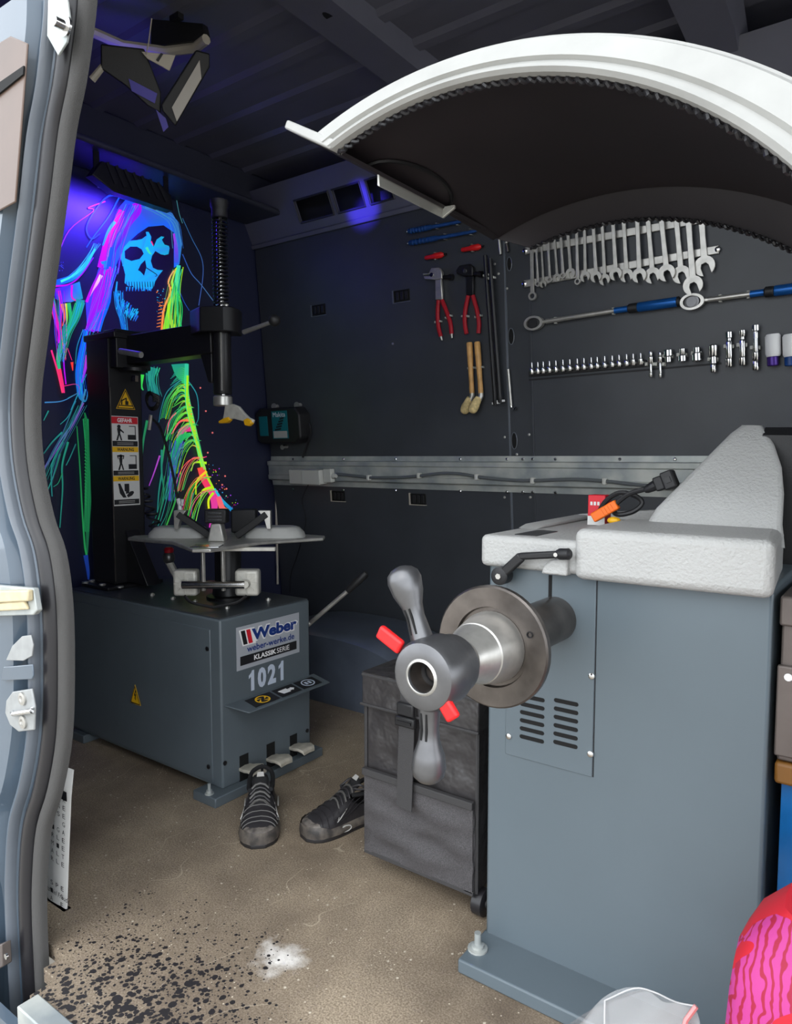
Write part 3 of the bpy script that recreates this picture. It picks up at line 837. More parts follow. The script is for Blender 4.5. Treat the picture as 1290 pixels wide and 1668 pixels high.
def fan(pts, spread, n, cols, conv=zA5, w=4, tail=1.0, seed=1):
    r_ = random.Random(seed)
    for k in range(n):
        o = (k / max(1, n - 1) - .5) * spread
        q = []
        for i, p in enumerate(pts):
            f = 1 + (tail - 1) * i / (len(pts) - 1)
            q.append((p[0] + o * f + r_.uniform(-.12, .12) * spread, p[1] + r_.uniform(-.15, .15) * spread))
        a, b = r_.choice(cols), r_.choice(cols)
        stroke(q, r_.uniform(.4, 1) * w, r_.uniform(.2, .6) * w, a, b, conv)
LB = (70, 150, 255)
fan([(560, 190), (500, 300), (455, 440), (430, 600)], 90, 12, [LB, BL, PU, (40, 60, 230)], w=5, seed=2)
fan([(640, 200), (720, 240), (800, 300), (830, 440)], 60, 9, [(60, 130, 220), (40, 110, 210), (70, 150, 200)], w=4, seed=3)
fan([(430, 560), (400, 700), (350, 840), (320, 930)], 80, 12, [PU, LB, MG, (80, 60, 255)], w=5, seed=4)
fan([(110, 700), (130, 820), (140, 960), (150, 1100)], 90, 12, [PK, PU, TL_, BL, GR], w=5, tail=.5, seed=5)
fan([(250, 760), (220, 860), (180, 960), (145, 1100)], 60, 9, [TL_, GR, CY_], w=5, tail=.4, seed=6)
fan([(300, 930), (275, 1050), (255, 1170), (265, 1300)], 50, 9, [BL, CY_, PU, TL_], w=4, seed=7)
fan([(825, 560), (800, 680), (790, 800), (790, 930)], 50, 10, [GR, YG, (70, 230, 160), OR_], w=4, tail=2.0, seed=8)
fan([(475, 700), (485, 780), (505, 850), (520, 930)], 50, 9, [CY_, (30, 90, 190)], w=5, tail=.6, seed=9)
fan([(190, 620), (260, 560), (320, 470), (350, 420)], 36, 8, [CY_, (70, 240, 180), LB], w=4, seed=10)
for j, (x, y) in enumerate(((775, 150), (790, 260), (812, 350), (830, 430), (850, 520), (880, 620), (905, 690))):
    fan([(x, y), (x - 45, y + 8), (x - 90, y + 70), (x - 120, y + 170)], 34, 7, [(50, 170, 90), TL_, YG, (40, 200, 120)] if j < 4 else [YG, OR_, PK, (60, 200, 90)], zB6, w=5, tail=1.4, seed=20 + j)
fan([(720, 440), (700, 540), (690, 640), (680, 740)], 60, 9, [TL_, (70, 60, 190), (30, 120, 90)], zB6, w=6, seed=31)
fan([(690, 620), (670, 720), (640, 820), (620, 870)], 60, 6, [(40, 130, 70), TL_], zB6, w=6, seed=32)
fan([(770, 100), (770, 250), (805, 400), (860, 580)], 14, 6, [YG, (120, 240, 60), (60, 220, 140)], zB6, w=6, seed=33)
fan([(220, 250), (150, 400), (90, 520), (50, 640)], 60, 8, [TL_, (60, 90, 150), (30, 100, 100)], zB6, w=5, seed=34)
fan([(250, 320), (262, 500), (262, 700), (255, 900)], 26, 8, [(24, 110, 62), (30, 140, 80)], zB6, w=5, seed=35)
fan([(590, 60), (595, 110), (600, 160), (612, 205)], 60, 8, [TL_, (40, 170, 140)], zB6, w=5, seed=36)
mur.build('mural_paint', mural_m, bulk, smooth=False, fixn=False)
# ================================================================== tyre changer
TX0, TX1, TY0, TY1, TZ0, TZ1 = -2.545, -1.687, 1.404, 1.797, 0.03, 0.559
tc = thing('tire_changer', ((TX0 + TX1) / 2, (TY0 + TY1) / 2, 0), 'blue grey tire changer with black column, swing arm and steel turntable', 'tire changer')
cab = MB().mm(TX0, TX1, TY0, TY1, TZ0, TZ1).build('cabinet', 'tcgrey', tc, bevel=.006)
MB().mm(TX0 + .01, TX1 - .045, TY0 - .003, TY0 + .004, TZ0 + .012, TZ1 - .035).build('side_panel', 'tcgrey', cab, bevel=.002)
for (x, y) in ((338, 1057), (340, 1249)):
    p = px(x, y, 1, TY0 - .003)
    MB().lathe(p, -YU, [(0, .007), (.003, .007), (.004, .003)], 10).build('screw', 'black', cab)
p = px(366, 1243, 0, TX1)
MB().lathe(p, XU, [(0, .007), (.003, .007), (.004, .003)], 10).build('screw', 'black', cab)
p = px(500, 1190, 0, TX1)
MB().lathe(p, XU, [(0, .007), (.003, .007), (.004, .003)], 10).build('screw', 'black', cab)
MB().mm(TX0 + .004, TX1 - .004, TY0 + .004, TY1 - .004, TZ1, TZ1 + .004).build('top_plate', 'topplate', tc, bevel=.002)
# feet bars
MB().mm(TX1 - .075, TX1 + .030, TY0 - .055, TY1 + .03, 0, .03).build('foot_bar', 'tcgrey', tc, bevel=.003)
MB().mm(TX0 + .02, TX0 + .11, TY0 - .02, TY1 + .03, 0, .03).build('foot_bar', 'tcgrey', tc, bevel=.003)
MB().lathe(px(341, 1293, 2, .03), ZU, [(0, .014), (.003, .014), (.004, .009), (.012, .009), (.013, .005), (.032, .005)], 12).build('anchor_bolt', 'zinc', tc)
# bolts on the top
for (x, y) in ((248, 970), (282, 976), (318, 981), (370, 991), (437, 978)):
    MB().lathe(px(x, y, 2, TZ1 + .004), ZU, [(0, .009), (.006, .009), (.007, .005), (.009, .005)], 8).build('bolt', 'steel', tc)
# warning triangle on the side panel
def tri_sticker(c, u, v, n, w_, h_, parent, sym):
    fr = (c, u, v, n)
    t = decal([(-w_, -h_), (w_, -h_), (0, h_)], fr, 'inky', parent, 'warning_sticker', .001, .001)
    bo = .012 * w_ / .03
    mb = MB()
    k0, k1 = .93, .80
    o = [(-w_, -h_), (w_, -h_), (0, h_)]
    cy0 = -h_ / 3
    oo = [(a * k0, cy0 + (b - cy0) * k0) for a, b in o]; ii = [(a * k1, cy0 + (b - cy0) * k1) for a, b in o]
    for i in range(3):
        j = (i + 1) % 3
        mb.prism([oo[i], oo[j], ii[j], ii[i]], fr, .0022, .0026)
    mb.build('border', 'ink', t, smooth=False)
    mb = MB()
    for poly in sym:
        mb.prism([(a * w_, b * h_) for a, b in poly], fr, .0022, .0028)
    mb.build('symbol', 'ink', t, smooth=False)
    return t
bolt = [[(.08, .45), (-.22, -.15), (-.02, -.12), (-.12, -.5), (.0, -.42), (.05, -.6), (.16, -.38), (.02, -.42), (.2, .06), (.0, .0), (.22, .42)]]
tri_sticker(px(221, 1131, 1, TY0 - .003), XU, ZU, -YU, .030, .034, tc, bolt)
# logo plate
FX = TX1 + .001
fr = (px(436, 1044, 0, FX), YU, ZU, XU)
a0, a1 = px(385, 1058, 0, FX), px(487, 1030, 0, FX)
hw = (a1.y - a0.y) / 2
b0, b1 = px(436, 1078, 0, FX), px(436, 1010, 0, FX)
hh = (b1.z - b0.z) / 2
fr = (Vector((FX, (a0.y + a1.y) / 2, (b0.z + b1.z) / 2)), YU, ZU, XU)
lg = decal(rect(-hw, hw, -hh, hh), fr, 'silverf', tc, 'logo_plate', 0, .001)
def sub(fr, x, y): return (fr[0] + fr[1] * x + fr[2] * y, fr[1], fr[2], fr[3])
# italic word with a white outline
text('Weber', sub(fr, hw * .18, hh * .50), hw * 1.56, 'inkw', lg, 'lettering', hh * .68, .0014, bold=.075)
text('Weber', sub(fr, hw * .18, hh * .50), hw * 1.46, 'inkb', lg, 'lettering', hh * .56, .0020, bold=.045)
for k, (mm_, x) in enumerate((('ink', -.88), ('inkr', -.72))):
    decal([(hw * x, hh * .80), (hw * (x + .12), hh * .80), (hw * (x + .20), hh * .14), (hw * (x + .08), hh * .14)], fr, mm_, lg, 'logo_bar', .002, .0004)
decal([(hw * -.93, hh * .85), (hw * -.55, hh * .85), (hw * -.42, hh * .08), (hw * -.82, hh * .08)], fr, 'inkw', lg, 'logo_bar_back', .0011, .0004)
text('weber-werke.de', sub(fr, hw * .06, -hh * .10), hw * 1.52, 'inkb', lg, 'lettering', hh * .30, .0020, bold=.018)
decal(rect(-hw * .90, hw * .90, -hh * .80, -hh * .38), fr, 'ink', lg, 'black_band', .0011, .0004)
text('KLASSIK', sub(fr, -hw * .14, -hh * .59), hw * .70, 'inkw', lg, 'lettering', hh * .24, .0020, bold=.03)
text('SERIE', sub(fr, hw * .44, -hh * .59), hw * .42, 'inkw', lg, 'lettering', hh * .24, .0020)
# number
n0 = px(435, 1100, 0, FX)
nb = px(403, 1108, 0, FX); nb2 = px(466, 1092, 0, FX)
NW = (nb2.y - nb.y) / 4; NH = .066
nfr = (Vector((FX, nb.y, n0.z - NH / 2)), YU, ZU, XU)
one = [(.30, 0), (.62, 0), (.62, 1), (.40, 1), (.34, .90), (.10, .78), (.10, .62), (.30, .71)]
num = decal([(NW * (a_ + .02), NH * b_) for a_, b_ in one], nfr, 'num', tc, 'number', .0012, .0004)
decal([(NW * (3 + a_ + .06), NH * b_) for a_, b_ in one], nfr, 'num', num, 'digit', .0012, .0004)
text('0', (nfr[0] + YU * (NW * 1.42) + ZU * (NH / 2), YU, ZU, XU), NW * .86, 'num', num, 'digit', NH, .0014, bold=.05)
text('2', (nfr[0] + YU * (NW * 2.44) + ZU * (NH / 2), YU, ZU, XU), NW * .86, 'num', num, 'digit', NH, .0014, bold=.05)
# pictogram shelf
s0, s1 = px(366, 1151, 0, TX1), px(503, 1104, 0, TX1)
e0 = px(396, 1166, 2, s0.z - .02)
SV = Vector((.085, 0, -.014)).normalized()
sh = MB().slab([Vector((TX1 - .002, TY0 + .012, s0.z)), Vector((TX1 - .002, TY1 + .02, s0.z)), Vector((TX1 + .075, TY1 + .02, s0.z - .016)), Vector((TX1 + .075, TY0 + .045, s0.z - .016))], ZU, .004).build('pictogram_shelf', 'tcgrey', tc, bevel=.0015)
sfr = (Vector((TX1 + .002, TY0, s0.z + .0045)), YU, Vector((.077, 0, -.016)).normalized(), Vector((.016, 0, .077)).normalized())
for k, (ya, yb) in enumerate(((.08, .185), (.195, .285), (.295, .385))):
    st = decal(rect(ya, yb, .012, .064), sfr, 'ink', sh, 'pictogram', .0004, .0006)
    mb = MB(); c = ((ya + yb) / 2, .038)
    if k != 1:
        ring = circ(c[0], c[1], .028, 20, .021); inn = circ(c[0], c[1], .023, 20, .017)
        for i in range(20):
            j = (i + 1) % 20
            mb.prism([ring[i], ring[j], inn[j], inn[i]], sfr, .0012, .0016)
        if k == 0:
            for a in (.6, 2.54, 3.74, 5.68):
                mb.prism([(c[0] + .006 * math.cos(a + 1.2), c[1] + .006 * math.sin(a + 1.2)), (c[0] + .024 * math.cos(a + .2), c[1] + .018 * math.sin(a + .2)), (c[0] + .024 * math.cos(a - .2), c[1] + .018 * math.sin(a - .2))], sfr, .0012, .0016)
        else:
            for d in (-.008, .008): mb.prism(rect(c[0] + d - .005, c[0] + d + .005, c[1] - .008, c[1] + .008), sfr, .0012, .0016)
        mb.build('symbol', 'inky' if k == 0 else 'num', st, smooth=False)
    else:
        mb.prism([(c[0] - .032, c[1] - .010), (c[0] + .006, c[1] - .012), (c[0] + .008, c[1] + .012), (c[0] - .024, c[1] + .012)], sfr, .0012, .0016)
        mb.prism(rect(c[0] + .008, c[0] + .022, c[1] - .006, c[1] + .006), sfr, .0012, .0016).prism([(c[0] + .022, c[1] - .010), (c[0] + .034, c[1]), (c[0] + .022, c[1] + .010)], sfr, .0012, .0016)
        mb.build('symbol', 'inkw', st, smooth=False)
# pedal openings and pedals
for k, (hx0, hx1, hy0, hy1, q) in enumerate(((390, 404, 1232, 1262, ((391, 1252), (432, 1248))), (434, 447, 1213, 1243, ((434, 1236), (473, 1230))), (472, 483, 1199, 1226, ((472, 1217), (507, 1213))))):
    a, b = px(hx0, hy0, 0, TX1), px(hx1, hy1, 0, TX1)
    MB().mm(TX1 - .05, TX1 + .0012, a.y, b.y + .002, b.z - .05, a.z).build('pedal_opening', 'dark', tc)
    yc = (a.y + b.y) / 2 + .004
    z = px(hx0 + 8, q[0][1] - 2, 0, TX1).z
    mb = MB(); rows = []
    for (dx, dz, hw_) in ((-.02, .004, .022), (.012, .006, .026), (.030, .010, .032), (.048, .014, .033), (.066, .010, .030), (.071, .003, .026)):
        rows.append([Vector((TX1 + dx, yc - hw_, z + dz - .010)), Vector((TX1 + dx, yc - hw_, z + dz)), Vector((TX1 + dx, yc, z + dz + .003)), Vector((TX1 + dx, yc + hw_, z + dz)), Vector((TX1 + dx, yc + hw_, z + dz - .010)), Vector((TX1 + dx, yc, z + dz - .008))])
    mb.grid(rows, close=True); mb.add(rows[-1], [tuple(range(6))])
    pd = mb.build('pedal', 'pedal', tc, bevel=.002)
    MB().bar((TX1 - .03, yc, z - .02), (TX1 + .06, yc, z - .002), .014, .012).build('pedal_lever', 'black', pd)
# column
CX1 = -2.40
CY0_, CY1_ = px(181, 760, 0, CX1).y, px(234, 760, 0, CX1).y
CXL = px(146, 760, 1, CY0_).x
ztop = px(182, 548, 1, CY0_).z
# sits on the base plate
MB().mm(CXL - .0, CX1 + .035, CY0_ - .05, CY1_ + .05, TZ1 + .004, TZ1 + .018).build('column_base', 'black', tc, bevel=.003)
for (x, y) in ((139, 950), (167, 953), (196, 957), (150, 947)):
    MB().lathe(px(x, y, 2, TZ1 + .018), ZU, [(0, .012), (.006, .012), (.007, .007)], 10).build('bolt', 'steel', tc)
colm = MB().mm(CXL, CX1, CY0_, CY1_, TZ1 + .018, ztop).build('column', 'black', tc, bevel=.004)
MB().bar((CX1 + .003, CY0_ + .002, TZ1 + .03), (CX1 + .003, CY0_ + .002, ztop - .18), .004, .004).build('column_edge', 'dsteel', colm)
# gusset
MB().slab([Vector((CX1, CY0_ + .05, TZ1 + .02)), Vector((CX1 + .13, CY0_ + .05, TZ1 + .02)), Vector((CX1, CY0_ + .05, TZ1 + .22))], YU, .06).build('column_gusset', 'black', tc, bevel=.003)
# column stickers
CFX = CX1 + .0005
def cf(x, y): return px(x, y, 0, CFX)
crane = [[(-.7, -.7), (.72, -.7), (.72, -.6), (-.7, -.6)], [(-.05, -.58), (.28, -.58), (.28, -.2), (-.05, -.2)], [(.0, -.2), (.12, -.2), (.12, .12), (.0, .12)], [(-.4, -.25), (.02, .0), (.0, .1), (-.45, -.12)], [(-.5, -.58), (-.36, -.58), (-.34, -.14), (-.46, -.16)]]
c0 = cf(204, 650); w_ = (cf(219, 665).y - cf(188, 665).y) / 2; h_ = (cf(204, 634).z - cf(204, 667).z) / 2
tri_sticker(c0, YU, ZU, XU, w_, h_, tc, crane)
tl, br = cf(180, 677), cf(228, 822)
yc = (tl.y + br.y) / 2; hw = (br.y - tl.y) / 2; zc = (tl.z + br.z) / 2; hh = (tl.z - br.z) / 2
fr = (Vector((CFX, yc, zc)), YU, ZU, XU)
st = decal(rect(-hw, hw, -hh, hh), fr, 'paper', tc, 'safety_sticker', .0005, .001)
def yy(t): return hh - 2 * hh * t       # 0 top .. 1 bottom
for (t0, t1, mt_, word, wm_) in ((.008, .083, 'inkr', 'GEFAHR', 'inkw'), (.34, .40, 'inky', 'WARNUNG', 'ink'), (.665, .725, 'inky', 'WARNUNG', 'ink')):
    decal(rect(-hw * .96, hw * .96, yy(t1), yy(t0)), fr, mt_, st, 'sticker_band', .0016, .0004)
    text(word, sub(fr, 0, yy((t0 + t1) / 2)), hw * (1.1 if word == 'GEFAHR' else 1.25), wm_, st, 'lettering', (t1 - t0) * hh * 2 * .62, .0024, bold=.03)
for (t0, t1) in ((.275, .335), (.605, .66), (.93, .985)):
    decal(rect(-hw * .93, hw * .93, yy(t1), yy(t0)), fr, 'ink', st, 'sticker_band', .0016, .0004)
    for k in range(2):
        t = t0 + (t1 - t0) * (.35 + .3 * k)
        decal(rect(-hw * .6, hw * .6, yy(t) - .0009, yy(t) + .0009), fr, 'silver', st, 'small_print', .0022, .0002)
def man(x, t, lift):
    mb = MB()
    def q(pl): mb.prism([(hw * a, yy(b)) for a, b in pl], fr, .0016, .0020)
    mb.prism([(hw * (x - .06) + hw * .13 * math.cos(a), yy(t + .012) + hw * .13 * math.sin(a)) for a in [k * math.pi / 5 for k in range(10)]], fr, .0016, .0020)
    q([(x - .2, t + .03), (x + .06, t + .03), (x + .02, t + .095), (x - .14, t + .095)])
    q([(x - .14, t + .095), (x - .02, t + .095), (x - .16, t + .165), (x - .28, t + .165)])
    q([(x - .06, t + .095), (x + .04, t + .095), (x + .16, t + .165), (x + .06, t + .165)])
    if lift: q([(x - .26, t + .05), (x - .34, t + .0), (x - .1, t - .005), (x + .2, t), (x + .14, t + .045), (x + .08, t + .04), (x + .1, t + .012), (x - .22, t + .014)])
    else: q([(x + .04, t + .035), (x + .3, t + .07), (x + .28, t + .085), (x + .0, t + .055)])
    q([(.2, t + .10), (.82, t + .10), (.82, t + .155), (.2, t + .155)])
    q([(.74, t + .0), (.80, t + .0), (.80, t + .10), (.74, t + .10)])
    q([(.3, t + .0), (.8, t + .0), (.8, t + .008), (.3, t + .008)])
    mb.build('pictogram', 'ink', st, smooth=False)
man(-.38, .105, False); man(-.30, .435, True)
mb = MB()
def q(pl): mb.prism([(hw * a, yy(b)) for a, b in pl], fr, .0016, .0020)
q([(-.62, .75), (-.46, .75), (-.08, .89), (-.02, .91), (-.26, .91), (-.5, .86)]); q([(-.15, .755), (.2, .755), (.2, .84), (-.15, .84)]); q([(-.06, .84), (.2, .84), (.2, .86), (-.06, .87)])
q([(.0, .885), (.3, .84), (.5, .84), (.55, .86), (.4, .89), (.1, .91)])
mb.build('pictogram', 'ink', st, smooth=False)
# hinge block on top of the column, arm, and head
AX = Vector((-1.924, 1.642, 0))      # turntable axis
HX = Vector((-1.935, 1.642, 0))      # vertical slide axis
adir = (HX - Vector((-2.43, 1.59, 0))).normalized()
zarm = px(290, 562, 1, 1.60).z
MB().box((-2.455, 1.585, ztop + .008), (.20, .16, .024)).build('hinge_cap', 'black', tc, bevel=.004)
hb = MB().mm(-2.44, -2.36, 1.515, 1.66, ztop - .11, ztop + .03).build('hinge_block', 'black', tc, bevel=.005)
MB().cyl(px(196, 572, 1, 1.50), px(230, 578, 1, 1.515), .011).build('hinge_pin', 'steel', hb)
MB().cyl(px(219, 612, 0, -2.36), px(219, 622, 0, -2.36), .014, n=6).build('hinge_bolt', 'chrome', hb)
MB().lathe(px(218, 604, 0, -2.37), ZU, [(-.004, .05), (.008, .05)], 20).build('hinge_disc', 'black', hb)
arm = MB()
A0 = Vector((-2.37, 1.592, zarm)); A1 = Vector((HX.x - .02, HX.y, zarm + .012))
arm.bar(A0, A1, .07, .105)
arm.slab([A1 + Vector((-.06, -.03, -.05)), A1 + Vector((.0, -.03, -.05)), A1 + Vector((.0, -.03, -.15)), A1 + Vector((-.02, -.03, -.15))], YU, .06)
arm.build('swing_arm', 'black', tc, bevel=.004)
hd0 = px(368, 543, 1, HX.y).z; hd1 = px(368, 502, 1, HX.y).z
hfr = (Vector((HX.x, HX.y, 0)), Vector((.807, .59, 0)), Vector((.59, -.807, 0)), ZU)
hd = MB().prism([(-.115, -.03), (-.06, .05), (.02, .06), (.045, .045), (.06, .02), (.06, -.05), (-.115, -.05)], hfr, hd0, hd1).build('arm_head', 'black', tc, bevel=.004)
# slide, spring, lower tube
zsp = px(366, 330, 1, HX.y).z; zlo = px(370, 642, 1, HX.y).z
MB().cyl((HX.x, HX.y, zlo - .02), (HX.x, HX.y, zsp), .012).build('slide_rod', 'chrome', tc)
MB().lathe(HX + ZU * zlo, ZU, [(0, .029), (.004, .031), (hd0 - zlo, .031)], 20).build('slide_tube', 'black', tc)
MB().bar(HX + Rv * .004 - Wv * .0 + Vector((.018, -.0246, zlo + .01)), HX + Rv * .004 + Vector((.018, -.0246, hd0)), .006, .004).build('slide_strip', 'steel', tc)
mb = MB(); pts = []
n = 26 * 14
for i in range(n + 1):
    t = i / n; a = 2 * math.pi * 26 * t
    pts.append(HX + Vector((.024 * math.cos(a), .024 * math.sin(a), hd1 + .005 + (zsp - hd1 - .01) * t)))
mb.tube(pts, .0032, 5).build('spring', 'black', tc)
MB().lathe(HX + ZU * (zsp - .045), ZU, [(0, .027), (.03, .027), (.036, .031), (.056, .031), (.060, .024)], 18).build('spring_cap', 'blackp', tc)
MB().cyl(HX + ZU * hd1 + Rv * .018 - ZU * .0, HX + ZU * (hd1 + .016) + Rv * .018, .007, n=8).build('bolt', 'steel', tc)
# locking lever with ball
l0 = px(397, 541, 1, HX.y - .03); l1 = px(444, 524, 1, HX.y - .03)
lv = MB().cyl(l0, l1, .008, .006).build('locking_lever', 'steel', tc)
MB().ball(px(447, 522, 1, HX.y - .03), .019).build('lever_knob', 'blackp', lv)
# mount head
mz = px(370, 655, 1, HX.y).z
mh = MB().lathe(HX + ZU * (mz - .012), ZU, [(0, .030), (.002, .032), (.03, .032), (.034, .028)], 20).build('mount_collar', 'steel', tc)
def hp(x, y): return px(x, y, 1, HX.y - .01)
bl = [(366, 660), (378, 658), (388, 662), (396, 672), (404, 680), (412, 684), (410, 690), (398, 687), (380, 682), (362, 684), (364, 674)]
MB().slab([hp(a, b) for a, b in bl], YU, .012).build('mount_blade', 'alu', mh, bevel=.003)
for c in ([(357, 686), (366, 681), (373, 679), (376, 684), (371, 689), (358, 690)], [(398, 684), (404, 681), (410, 685), (411, 690), (406, 694), (400, 693)]):
    part_label(MB().slab([hp(a, b) - YU * .006 for a, b in c], YU, .016).build('plastic_insert', 'yellow', mh, bevel=.003), 'yellow plastic insert')
# turntable
ZT = 0.765
E1, E2 = Vector((.807, .59, 0)), Vector((-.59, .807, 0))
tt = MB()
r1, tip = .335, .028
out = []
for k in range(4):
    d = E1 if k == 0 else E2 if k == 1 else -E1 if k == 2 else -E2
    t = E2 if k == 0 else -E1 if k == 1 else -E2 if k == 2 else E1
    out += [d * r1 - t * tip, d * r1 + t * tip, (d + t).normalized() * .205]
tt.slab([AX + ZU * ZT + p for p in out], ZU, .012)
turn = tt.build('turntable', 'steel', tc, bevel=.003)
for s in (-1, 1):
    # pale slide covers left and right
    rows = []
    c = AX + E1 * (s * .165) + ZU * (ZT + .012)
    for (k_, z) in ((1.0, 0), (.96, .014), (.80, .032), (.66, .036)):
        rows.append([c + E1 * (math.copysign(abs(math.cos(a)) ** .6, math.cos(a)) * .105 * k_) + E2 * (math.copysign(abs(math.sin(a)) ** .6, math.sin(a)) * .06 * k_) + ZU * z for a in [q_ * math.pi / 10 for q_ in range(20)]])
    mb = MB().grid(rows, close=True); mb.add(rows[-1], [tuple(range(20))])
    sc_ = mb.build('slide_cover', 'guardw', turn)
    # black jaw arms rising outwards
    a = AX + E1 * (s * .045) - E2 * .05 + ZU * (ZT + .02); b = AX + E1 * (s * .150) - E2 * .06 + ZU * (ZT + .095)
    jw = MB().bar(a, b, .03, .022).build('jaw_arm', 'blackp', turn, bevel=.002)
    MB().slab([b + Vector((0, 0, -.05)) - E2 * .012, b + E1 * (s * .012) - E2 * .012 + ZU * -.05, b + E1 * (s * .012) - E2 * .012 + ZU * .012, b - E1 * (s * .03) - E2 * .012 + ZU * .012, b - E1 * (s * .010) - E2 * .012 + ZU * -.012], E2, .03).build('jaw_tip', 'steel', jw, bevel=.001)
nj = AX - E2 * .16 + ZU * (ZT + .012)
j = MB().slab([nj - E1 * .028, nj + E1 * .028, nj + E1 * .016 + ZU * .06, nj - E1 * .016 + ZU * .06], E2, .05).build('jaw_arm', 'steel', turn, bevel=.004)
MB().box(nj + ZU * .083 + E2 * .02, (.07, .05, .045), Matrix.Rotation(YAW, 3, 'Z')).build('jaw_tip', 'black', j, bevel=.004)
for k in range(3):
    MB().bar(nj + ZU * (.072 + k * .011) - E1 * .022 - E2 * .006, nj + ZU * (.072 + k * .011) + E1 * .022 - E2 * .006, .004, .005).build('jaw_tooth', 'chrome', j)
MB().box(AX + E2 * .14 + E1 * .03 + ZU * (ZT + .055), (.09, .05, .085), Matrix.Rotation(YAW, 3, 'Z')).build('jaw_arm', 'blackp', turn, bevel=.006)
MB().slab([AX - E2 * .30 + E1 * s_ * .045 + ZU * (ZT - .002) for s_ in (-1, 1)] + [AX - E2 * .24 + E1 * s_ * .045 + ZU * (ZT - .002) for s_ in (1, -1)], ZU, .016).build('slide_block', 'chrome', turn, bevel=.002)
# hub under the table
MB().lathe(AX + ZU * (TZ1 + .004), ZU, [(0, .075), (.010, .075), (.014, .055), (.05, .052), (.06, .045), (ZT - TZ1 - .004, .045)], 24).build('hub', 'black', tc)
# clamping cylinders and rod
zc = px(360, 938, 0, AX.x).z + .0
cc = AX - E2 * .17 + ZU * (TZ1 + .085)
for s in (-1, 1):
    c = cc + E1 * (s * .100)
    rot = Matrix((E1, E2, ZU)).transposed()
    cy_ = MB().box(c + E2 * .02, (.078, .05, .085), rot).build('clamp_cylinder', 'alu', tc, bevel=.010, seg=3)
    for a in range(8):
        d = E1 * math.cos(a * math.pi / 4) + ZU * math.sin(a * math.pi / 4)
        MB().bar(c - E2 * .006 + d * .014, c - E2 * .006 + d * .034, .004, .004, up=E2).build('cylinder_rib', 'alu', cy_)
    MB().lathe(c - E2 * .03, E2, [(0, .012), (.02, .014), (.03, .014)], 14).build('rod_eye', 'alu', cy_)
    MB().bar(cc + E1 * (s * .032) - E2 * .03 + ZU * -.02, cc + E1 * (s * .032) - E2 * .03 + ZU * .118, .012, .010).build('link_plate', 'steel', tc, bevel=.002)
    MB().tube(bez([c - E2 * .005 - ZU * .042, c - E2 * .03 - ZU * .058 - E1 * s * .03, cc - E2 * .035 - ZU * .072], 12), .005, 7).build('air_hose', 'blackp', tc)
MB().cyl(cc - E1 * .10 - E2 * .03, cc + E1 * .10 - E2 * .03, .013).build('clamp_rod', 'chrome', tc)
MB().bar(cc + E1 * -.04 - E2 * .03 + ZU * .115, cc + E1 * .20 - E2 * .03 + ZU * .115, .02, .012).build('link_bar', 'alu', tc, bevel=.002)
MB().ball(px(275, 908, 1, 1.58), .022, sc=(1, 1, 1.2)).build('air_fitting', 'nut', tc)
part_label(MB().lathe(px(275, 900, 1, 1.58), ZU, [(0, .016), (.012, .018), (.02, .012)], 12).build('regulator_cap', 'dred', tc), 'red regulator cap')
MB().tube([px(275, 915, 1, 1.58), px(283, 930, 1, 1.585), px(292, 945, 1, 1.59)], .014, 8).build('air_fitting', 'alu', tc)
# spiral air hose beside the column, and inflating line
pts = []
hA, hB = px(231, 795, 1, 1.68), px(262, 880, 1, 1.66)
for i in range(121):
    t = i / 120; a = 2 * math.pi * 8 * t
    pts.append(hA.lerp(hB, t) + Vector((.020 * math.cos(a), .020 * math.sin(a), .006 * math.sin(a * .5))))
MB().tube(pts, .0045, 6).build('coiled_hose', 'blackp', tc)
pts = []
hA = px(243, 655, 1, 1.66)
for i in range(100):
    a = 2 * math.pi * 6 * i / 99
    pts.append(hA + Vector((.030 * math.cos(a), (i % 17) * .0014, .030 * math.sin(a) + i * .0001)))
MB().tube(pts, .0045, 6).build('coiled_hose', 'blackp', tc)
hose = MB().tube(bez([px(246, 680, 1, 1.66), px(262, 700, 1, 1.655), px(278, 755, 1, 1.65), px(291, 822, 1, 1.64)], 20), .005, 6).build('inflation_hose', 'blackp', tc)
t0 = px(293, 822, 1, 1.64)
MB().tube([t0 + ZU * .02 - XU * .01, t0, t0 - ZU * .03], .008, 8).tube([t0, t0 + XU * .012, t0 + XU * .016 + ZU * .02], .006, 8).build('hose_clip', 'inkw', hose)
MB().tube([px(246, 676, 1, 1.65), px(243, 700, 1, 1.65)], .007, 8).build('hose_nozzle', 'steel', hose)
# bead breaker lever on the right of the cabinet
b0, b1, b2 = px(505, 1015, 1, 1.90), px(566, 963, 1, 1.95), px(597, 933, 1, 1.975)
bb_ = MB().cyl(Vector((b0.x - .06, TY1 - .01, b0.z - .07)), b0, .012, .009).cyl(b0, b1, .008).build('bead_breaker_lever', 'steel', tc)
MB().lathe(b1, b2 - b1, [(0, .010), (.01, .013), ((b2 - b1).length - .01, .015), ((b2 - b1).length, .010)], 12).build('lever_grip', 'blackp', bb_)
